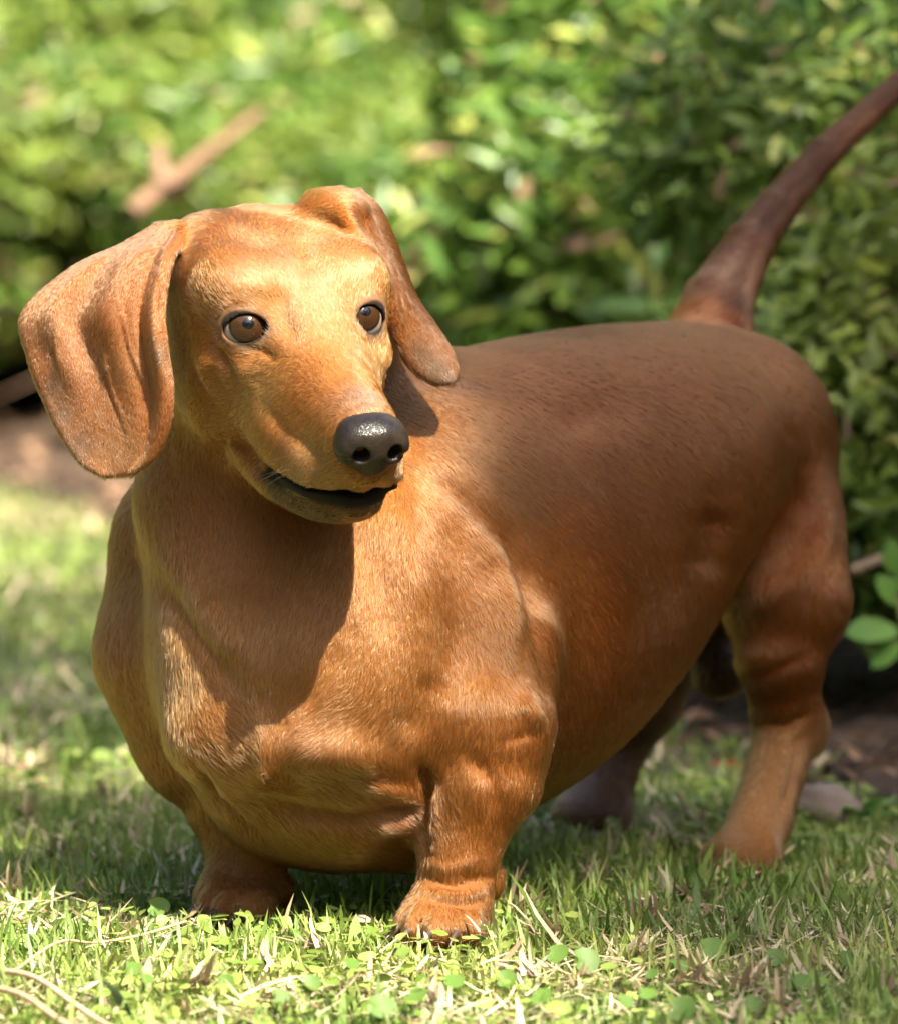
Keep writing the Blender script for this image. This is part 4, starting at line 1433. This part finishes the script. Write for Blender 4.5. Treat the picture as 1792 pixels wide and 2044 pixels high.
LIT_P += [np.array([x, y, 0.0]) for x, y in ((-0.5, 0.1), (-0.9, 0.3), (-0.5, -0.4), (-0.1, -0.6), (0.0, -1.0), (-0.6, 1.8), (-0.9, 2.4))]
SHD_P = [surf(a, b) for a, b in ((900, 770), (1000, 730), (930, 880), (1010, 980), (1065, 1080), (1095, 1200), (1110, 1400), (1200, 900), (1300, 700), (1400, 900), (1500, 800), (1600, 1000), (1300, 1200), (1200, 1400),
         (1400, 700), (1500, 500), (1700, 260), (1580, 1150), (1560, 1300), (1150, 700), (1100, 850), (1650, 1100), (1530, 1600), (1200, 1100))]
SHD_P += [G(a, b) for a, b in ((1010, 1850), (1150, 1895), (1320, 1960), (1520, 2015), (1700, 2040), (1400, 1800), (1700, 1800), (1100, 1780), (100, 1660), (0, 1640), (100, 1300), (200, 1210), (50, 1430), (180, 1500), (1900, 1950), (1300, 1550))]
SHD_P += [C(*q_) for q_ in ((1300, 500, 1.2), (1500, 300, 1.2), (1700, 300, 1.0), (1700, 800, 0.85), (1330, 100, 1.5), (1000, 560, 1.5), (1600, 100, 1.3))]
SHD_P += [np.array([x, y, 0.0]) for x, y in ((0.5, 0.3), (0.4, -0.3), (0.7, 0.9), (0.6, -0.6))]
SPOT = on_ground(np.array(LIT_P + SHD_P))
IS_LIT = np.arange(len(SPOT)) < len(LIT_P)


def shade_margin(g):
    """positive where the crown should shade: how much nearer the closest shaded spot is than the closest lit one"""
    d = np.sqrt(((g[:, None, :] - SPOT[None]) ** 2).sum(2))
    return d[:, IS_LIT].min(1) - d[:, ~IS_LIT].min(1)


rt = np.random.default_rng(77)
n = int(25000)
gz = rt.uniform(3.6, 5.6, n)
gp = np.stack([rt.uniform(-1.0, 1.5, n), rt.uniform(-1.1, 2.6, n)], 1)
keep = shade_margin(gp) > 0.026
ell_ = ((gp[:, 0] - 0.3) / 1.25) ** 2 + ((gp[:, 1] - 0.75) / 1.85) ** 2
keep &= ell_ < 1.0 + 0.25 * rt.random(n)
thin = sst(gp[:, 1], 0.85, 1.2) * 0.60                     # the crown is thinner over the hedge
keep &= rt.random(n) > thin
gp, gz = gp[keep], gz[keep]
TP = np.stack([gp[:, 0] + SUN_TO[0] / SUN_TO[2] * gz, gp[:, 1] + SUN_TO[1] / SUN_TO[2] * gz, gz], 1)
V, Fc = leaf_cloud(TP, np.tile(SUN_TO, (len(TP), 1)), rt.uniform(0.06, 0.10, len(TP)), rt, 0.5)
tree = tag(empty('tree', (2.6, -4.9, 0)), 'broad leafy tree standing over the lawn outside the picture and shading it', 'tree')
crown = mesh_from('crown', V, Fc, shrub_leaf_m, tree)
col_attr(crown.data, 'tint', np.repeat(leaf_colour(TP, rt), 7, 0))
tv = [tube([(2.6, -4.9, -0.05), (2.6, -4.85, 0.8), (2.5, -4.7, 1.8), (2.4, -4.4, 2.9), (2.4, -4.0, 3.9)], [0.16, 0.13, 0.115, 0.095, 0.07], 12)]
for k in range(14):
    j = TP[rt.integers(len(TP))]
    a = np.array([2.42, -4.45, 2.4 + 1.0 * rt.random()])
    md = (a + j) / 2 + np.array([0, 0, 0.25])
    tv.append(tube([a, (a + md) / 2 + rt.normal(0, .03, 3), md, (md + j) / 2 + rt.normal(0, .03, 3), j], [0.035, 0.028, 0.022, 0.014, 0.005], 8))
tv_, tf_ = merged(tv)
trunk = mesh_from('trunk', tv_, tf_, bark_m, tree)
col_attr(trunk.data, 'tint', np.tile([0.16, 0.11, 0.075], (len(tv_), 1)))
print('tree leaves', len(TP))

# trees round the rest of the garden, out of the picture: they take away the low open sky
rt2 = np.random.default_rng(5)
n = 9000
lob = np.stack([rt2.uniform(-1.5, 1.5, 14), rt2.uniform(-1.5, 1.5, 14), rt2.uniform(0.9, 4.6, 14)], 1)
li = rt2.integers(0, 14, n)
d = rt2.normal(0, 1, (n, 3)); d /= np.linalg.norm(d, axis=1, keepdims=True)
P = lob[li] + d * (1.15 * (1 - 0.4 * rt2.random(n) ** 2))[:, None]
k = P[:, 2] > 0.3; P, d = P[k], d[k]
V, Fc = leaf_cloud(P, d, rt2.uniform(0.16, 0.30, len(P)), rt2)
cm = mesh_from('crown', V, Fc, shrub_leaf_m, link=False)
col_attr(cm, 'tint', np.repeat(leaf_colour(P, rt2), 7, 0))
tv = [tube([(0, 0, -0.1), (0.05, 0, 1.0), (0, 0.1, 2.4), (0.1, 0.1, 4.2)], [0.2, 0.16, 0.12, 0.04], 10)]
for k in range(14):
    tv.append(tube([(0, 0.05, 1.0 + 0.1 * k), (lob[k] * 0.5 + np.array([0, 0, 1.0])), lob[k]], [0.06, 0.04, 0.015], 7))
v_, f_2 = merged(tv)
tm = mesh_from('trunk', v_, f_2, bark_m, link=False)
col_attr(tm, 'tint', np.tile([0.16, 0.11, 0.075], (len(v_), 1)))
for i in range(13):
    a = math.radians(20 + i * 27.0)
    rr = 8.2 + 1.3 * math.sin(i * 2.7)
    o = tag(empty('tree', (math.sin(a) * rr, -1.0 + math.cos(a) * rr, 0)), 'bushy garden tree standing outside the picture beyond the lawn', 'tree', 'trees round the garden')
    o.rotation_euler[2] = i * 1.7
    for nm, me in (('crown', cm), ('trunk', tm)):
        c_ = bpy.data.objects.new(nm, me); COL.objects.link(c_); c_.parent = o

# leaf litter on the bare soil under the hedge
rl = np.random.default_rng(44)
n = 5200
y = rl.uniform(-0.3, 4.4, n)
P = np.stack([edge_x(y) + 0.02 + rl.uniform(0, 0.75, n) ** 1.2, y, np.zeros(n)], 1)
P[:, 2] = -0.004 + np.clip(P[:, 0] - edge_x(y), 0, 0.6) * 0.06 + rl.uniform(0.003, 0.010, n)
V, Fc = leaf_cloud(P, np.tile([0, 0, 1.0], (n, 1)), rl.uniform(0.008, 0.026, n), rl, 0.45)
g = mesh_from('leaf_litter', V, Fc, straw_m)
c = np.array([0.16, 0.095, 0.055]) * rl.uniform(0.3, 1.6, (n, 1)) * np.where(rl.random((n, 1)) < 0.2, 1.8, 1.0)
col_attr(g.data, 'tint', np.repeat(c, 7, 0))
tag(g, 'brown leaf litter on the soil under the hedge', kind='stuff')
# ------------------------------------------------------------------ single things in the lawn and the bed
def ground_z(p):
    x, y = p[0], p[1]
    r_ = min(max(x - float(edge_x(y)), 0), 0.6)
    return -0.004 + r_ * 0.06 if r_ > 0 else 0.0


def simple(name, V, F, col, mat, parent):
    o = mesh_from(name, V, F, mat, parent)
    col_attr(o.data, 'tint', np.tile(col, (len(V), 1)) if np.ndim(col) == 1 else col)
    return o


def curve_pts(a, b, c, n=9):
    t = np.linspace(0, 1, n)[:, None]
    return (1 - t) ** 2 * np.asarray(a) + 2 * t * (1 - t) * np.asarray(b) + t ** 2 * np.asarray(c)


twig_m = attr_material('twig', 'tint', rough=0.75, spec=0.2, noise=0.3, nscale=150)
rd = np.random.default_rng(12)

# bare forked branch caught in the hedge behind the broad ear
o = tag(empty('bare_branch', C(380, 340, 2.40)), 'bare pinkish brown forked branch lying in the hedge above the broad ear', 'branch')
simple('limb', *tube(curve_pts(C(258, 425, 2.36), C(380, 330, 2.44), C(520, 222, 2.62), 10), np.linspace(0.008, 0.004, 10), 9), (0.20, 0.115, 0.072), twig_m, o)
simple('side_shoot', *tube(curve_pts(C(330, 372, 2.40), C(310, 320, 2.42), C(318, 285, 2.42), 7), np.linspace(0.007, 0.006, 7), 9), (0.23, 0.14, 0.09), twig_m, o)
simple('side_shoot', *tube(curve_pts(C(335, 385, 2.38), C(365, 370, 2.34), C(372, 372, 2.32), 6), np.linspace(0.007, 0.006, 6), 9), (0.25, 0.155, 0.105), twig_m, o)

# dead twig and sprig at the right edge
o = tag(empty('dead_twig', C(1745, 1120, 0.62)), 'bare grey-brown twig sticking out of the dark hedge base beside the thigh', 'twig')
simple('stick', *tube(curve_pts(C(1694, 1142, 0.62), C(1750, 1118, 0.64), C(1850, 1085, 0.70), 8), np.linspace(0.0028, 0.0042, 8), 8), (0.24, 0.17, 0.11), twig_m, o)


def big_leaf(parent, base, d, nrm, size, col, wid=0.36):
    t = unit(d); z = unit(np.asarray(nrm) - t * (np.asarray(nrm) @ t)); y = np.cross(z, t)
    prof = [(0, 0.02), (0.15, 0.55), (0.4, 0.95), (0.65, 1.0), (0.85, 0.7), (1.0, 0.05)]
    V, F = [], []
    for u_, w_ in prof:
        for sgn, dz in ((-1, 0.10), (0, 0), (1, 0.10)):
            V.append(base + (t * u_ + y * sgn * w_ * wid * 0.5 * 1.3 + z * (dz * w_ * 0.6 - 0.18 * u_ * u_)) * size)
    for i in range(len(prof) - 1):
        for j in range(2):
            F.append((i * 3 + j, i * 3 + j + 1, i * 3 + j + 4, i * 3 + j + 3))
    return simple('leaf', np.array(V), np.array(F), col, leaf_m, parent)


o = tag(empty('leafy_sprig', C(1800, 1290, 0.60)), 'green sprig with rounded leaves at the right edge beside the hind leg', 'sprig')
simple('stem', *tube([C(1830, 1330, 0.62), C(1800, 1250, 0.60), C(1790, 1190, 0.60), C(1786, 1140, 0.61)], [0.002, 0.0017, 0.0013, 0.0008], 7), (0.17, 0.17, 0.06), twig_m, o)
for (a, b_, dx, dy, sz) in ((1796, 1262, -1.0, 0.10, 0.030), (1794, 1232, 0.7, 0.3, 0.026), (1790, 1210, -0.45, 0.85, 0.020), (1788, 1180, 0.6, 0.8, 0.022), (1786, 1150, -0.1, 1.0, 0.020), (1800, 1280, -0.7, -0.5, 0.022)):
    big_leaf(o, C(a, b_, 0.60), cR * dx + cU * dy - cF * 0.25, -cF * 0.7 + cU * 0.7, sz, (0.13, 0.26, 0.045), 0.5)

# stone, weed, fallen leaves near the hind foot
p = G(1648, 1648); V, F = ball(18, 12)
V = V * np.array([0.020, 0.016, 0.0145]) * (1 + 0.10 * np.sin(V[:, [0]] * 5 + V[:, [1]] * 7) + 0.07 * np.cos(V[:, [2]] * 6))
V[:, 2] = np.where(V[:, 2] > 0.006, 0.006 + (V[:, 2] - 0.006) * 0.7, V[:, 2])
o = simple('stone', V @ np.array([[0.94, 0.3, 0.18], [-0.3, 0.95, 0], [-0.18, 0, 0.98]]).T + np.array([p[0], p[1], 0.008]), F, (0.21, 0.165, 0.135), attr_material('stone', 'tint', 0.85, 0.2, 0.2, 90), None)
tag(o, 'smooth beige grey stone on the soil behind the hind foot', 'stone')
p = G(1716, 1650)
o = tag(empty('weed_plant', (p[0], p[1], ground_z(p))), 'small bright green weed growing on the bare soil at the right', 'weed')
for i in range(11):
    a = i * 2.4; el = 0.5 + 0.5 * rd.random()
    dv = np.array([math.cos(a) * math.cos(el), math.sin(a) * math.cos(el), math.sin(el)])
    big_leaf(o, np.array([p[0], p[1], ground_z(p)]) + dv * 0.003, dv, np.array([0, 0, 1]) - dv * 0.3, 0.016 + 0.008 * rd.random(), (0.14, 0.28, 0.06), 0.30)
for (a, b_, col, lab, sz, ang_l) in ((1482, 1560, (0.30, 0.085, 0.03), 'curled rusty red fallen leaf in front of the hedge soil', 0.020, 2.6), (1425, 1452, (0.30, 0.20, 0.12), 'long tan dry leaf on the soil between the hind legs', 0.028, 4.3),
                               (1330, 1500, (0.26, 0.15, 0.09), 'reddish brown dry leaf at the lawn edge between the hind legs', 0.030, 3.3), (744, 1872, (0.52, 0.40, 0.29), 'pale dry leaf chip in the grass between the front paws', 0.011, 2.9)):
    p = G(a, b_); p[2] = ground_z(p) + 0.007
    o = tag(empty('fallen_leaf', p), lab, 'fallen leaf', 'fallen leaves')
    lf_ = big_leaf(o, p, np.array([math.cos(ang_l), math.sin(ang_l), 0.25]), np.array([0.1, -0.5, 0.9]), sz, col, 0.42)
    lf_.name = 'leaf_blade'

# long dry stems and one broad blade at the lower left
for (pts, r_, col, lab) in (([(-60, 1935), (60, 1962), (150, 1998), (215, 2040), (260, 2075)], 0.0013, (0.50, 0.34, 0.22), 'upper of the two brown dry stems in the lower left grass'),
                            ([(-60, 1965), (40, 2000), (120, 2030), (180, 2065)], 0.0015, (0.46, 0.31, 0.19), 'lower of the two brown dry stems in the lower left corner'),
                            ([(20, 1945), (115, 1895), (190, 1874), (280, 1860), (372, 1853)], 0.0006, (0.50, 0.30, 0.18), 'thin reddish straw arching over the sunlit grass below the left paw')):
    P3 = np.array([G(a, b_, 0.016) for a, b_ in pts])
    P3[:, 2] += 0.003 * np.sin(np.arange(len(P3)) * 1.9)
    f = [spline(np.arange(len(P3)), P3[:, i]) for i in range(3)]
    tt_ = np.linspace(0, len(P3) - 1, 22)
    P3 = np.stack([g_(tt_) for g_ in f], 1)
    o = simple('dry_straw_stalk', *tube(P3, np.full(22, r_), 6), col, twig_m, None)
    tag(o, lab, 'dry stem', 'dry stems')
p0, p1 = G(262, 2050, 0.0), C(206, 1962, -0.33)
V, F = [], []
for i, t in enumerate(np.linspace(0, 1, 8)):
    q_ = p0 + (p1 - p0) * t + np.array([0, 0, 0.004 * math.sin(t * 3)])
    w_ = 0.0022 * (1 - t ** 2.2) + 0.0002
    V += [q_ - cR * w_, q_ + cU * 0.0006, q_ + cR * w_]
for i in range(7):
    for j in range(2):
        F.append((i * 3 + j, i * 3 + j + 1, i * 3 + j + 4, i * 3 + j + 3))
tag(simple('grass_blade', np.array(V), np.array(F), (0.12, 0.17, 0.09), grass_m, None), 'single broad grey-green blade leaning left in the lower left grass', 'grass blade')

# round leaves that stand out
penny_v, penny_f = round_leaf(18)
pm = mesh_from('leaf_blade', penny_v, penny_f, leaf_m, link=False)
col_attr(pm, 'tint', np.tile([0.105, 0.19, 0.032], (len(penny_v), 1)))
sv_, sf_ = tube([(0, 0, 0), (0.05, 0, -0.5), (0.0, 0, -1.2)], [0.05, 0.05, 0.05], 6)
sm_ = mesh_from('stalk', sv_, sf_, leaf_m, link=False)
col_attr(sm_, 'tint', np.tile([0.18, 0.24, 0.06], (len(sv_), 1)))
for i, (a, b_, sz) in enumerate(((1420, 1895, 14), (1352, 1928, 10), (1300, 1945, 7), (1545, 1912, 10), (1168, 1918, 14), (1112, 1905, 12), (1290, 1985, 10), (1245, 2000, 9), (1360, 2015, 14), (1500, 2005, 9), (1690, 1915, 11),
                              (1460, 1872, 8), (315, 1812, 13), (60, 1880, 9), (100, 1892, 9), (265, 1935, 10), (290, 1955, 8), (450, 1960, 9), (620, 1965, 10), (760, 2010, 13), (830, 1990, 12), (905, 1960, 11), (560, 1990, 9), (1010, 1955, 10), (1600, 1960, 9), (700, 1925, 9), (1080, 1990, 11))):
    p = G(a, b_, 0.013)
    o = tag(empty('round_leaf', p), 'small round green creeping leaf standing among the grass blades', 'leaf', 'round leaves in the lawn')
    o.rotation_euler = Vector(unit(np.array([0.3 * math.sin(i * 2.1), -0.75 + 0.4 * math.sin(i * 1.3), 0.8]))).to_track_quat('Z', 'Y').to_euler()
    o.scale = (sz * 0.86 * mm,) * 3
    for nm, me in (('leaf_blade', pm), ('stalk', sm_)):
        c_ = bpy.data.objects.new(nm, me); COL.objects.link(c_); c_.parent = o

# bleached tufts of mown straw
tuft_meshes = []
for k in range(3):
    rk = np.random.default_rng(800 + k)
    n = 16
    P = np.concatenate([rk.normal(0, 0.0025, (n, 2)), np.full((n, 1), 0.002)], 1)
    V, Fc = blades(P, rk.uniform(0.008, 0.018, n), rk.uniform(0.0012, 0.0026, n), rk.uniform(-0.6, 2.2, n) + k, rk.uniform(0.35, 1.4, n), rk.normal(0.2, 0.5, n))
    me = mesh_from('straw', V, Fc, straw_m, link=False)
    col_attr(me, 'tint', np.repeat(np.array([0.48, 0.37, 0.24]) * rk.uniform(0.55, 1.15, (n, 1)), 7, 0))
    tuft_meshes.append(me)
for i, (a, b_) in enumerate(((1275, 1905), (1100, 1878), (1030, 1835), (1435, 1748), (1370, 1800), (1480, 1985), (1760, 2000), (1700, 1905), (1640, 1800), (1290, 1850), (1780, 1745), (1550, 2030), (1380, 1975),
                             (280, 1695), (60, 1640), (110, 1720), (300, 1640), (30, 1790), (215, 1600), (1180, 1770), (980, 1880), (640, 1905), (60, 1545), (25, 1530), (1060, 1960), (380, 1980), (880, 2020), (540, 1935))):
    p = G(a, b_, 0.006)
    o = tag(bpy.data.objects.new('dry_tuft', tuft_meshes[i % 3]), 'small bleached tuft of mown straw lying in the lawn', 'dry tuft', 'bleached straw tufts in the lawn')
    COL.objects.link(o)
    o.location = p; o.rotation_euler[2] = i * 1.93
    s_ = 0.9 + 0.4 * math.sin(i * 2.2) ** 2
    o.scale = (s_, s_, s_)
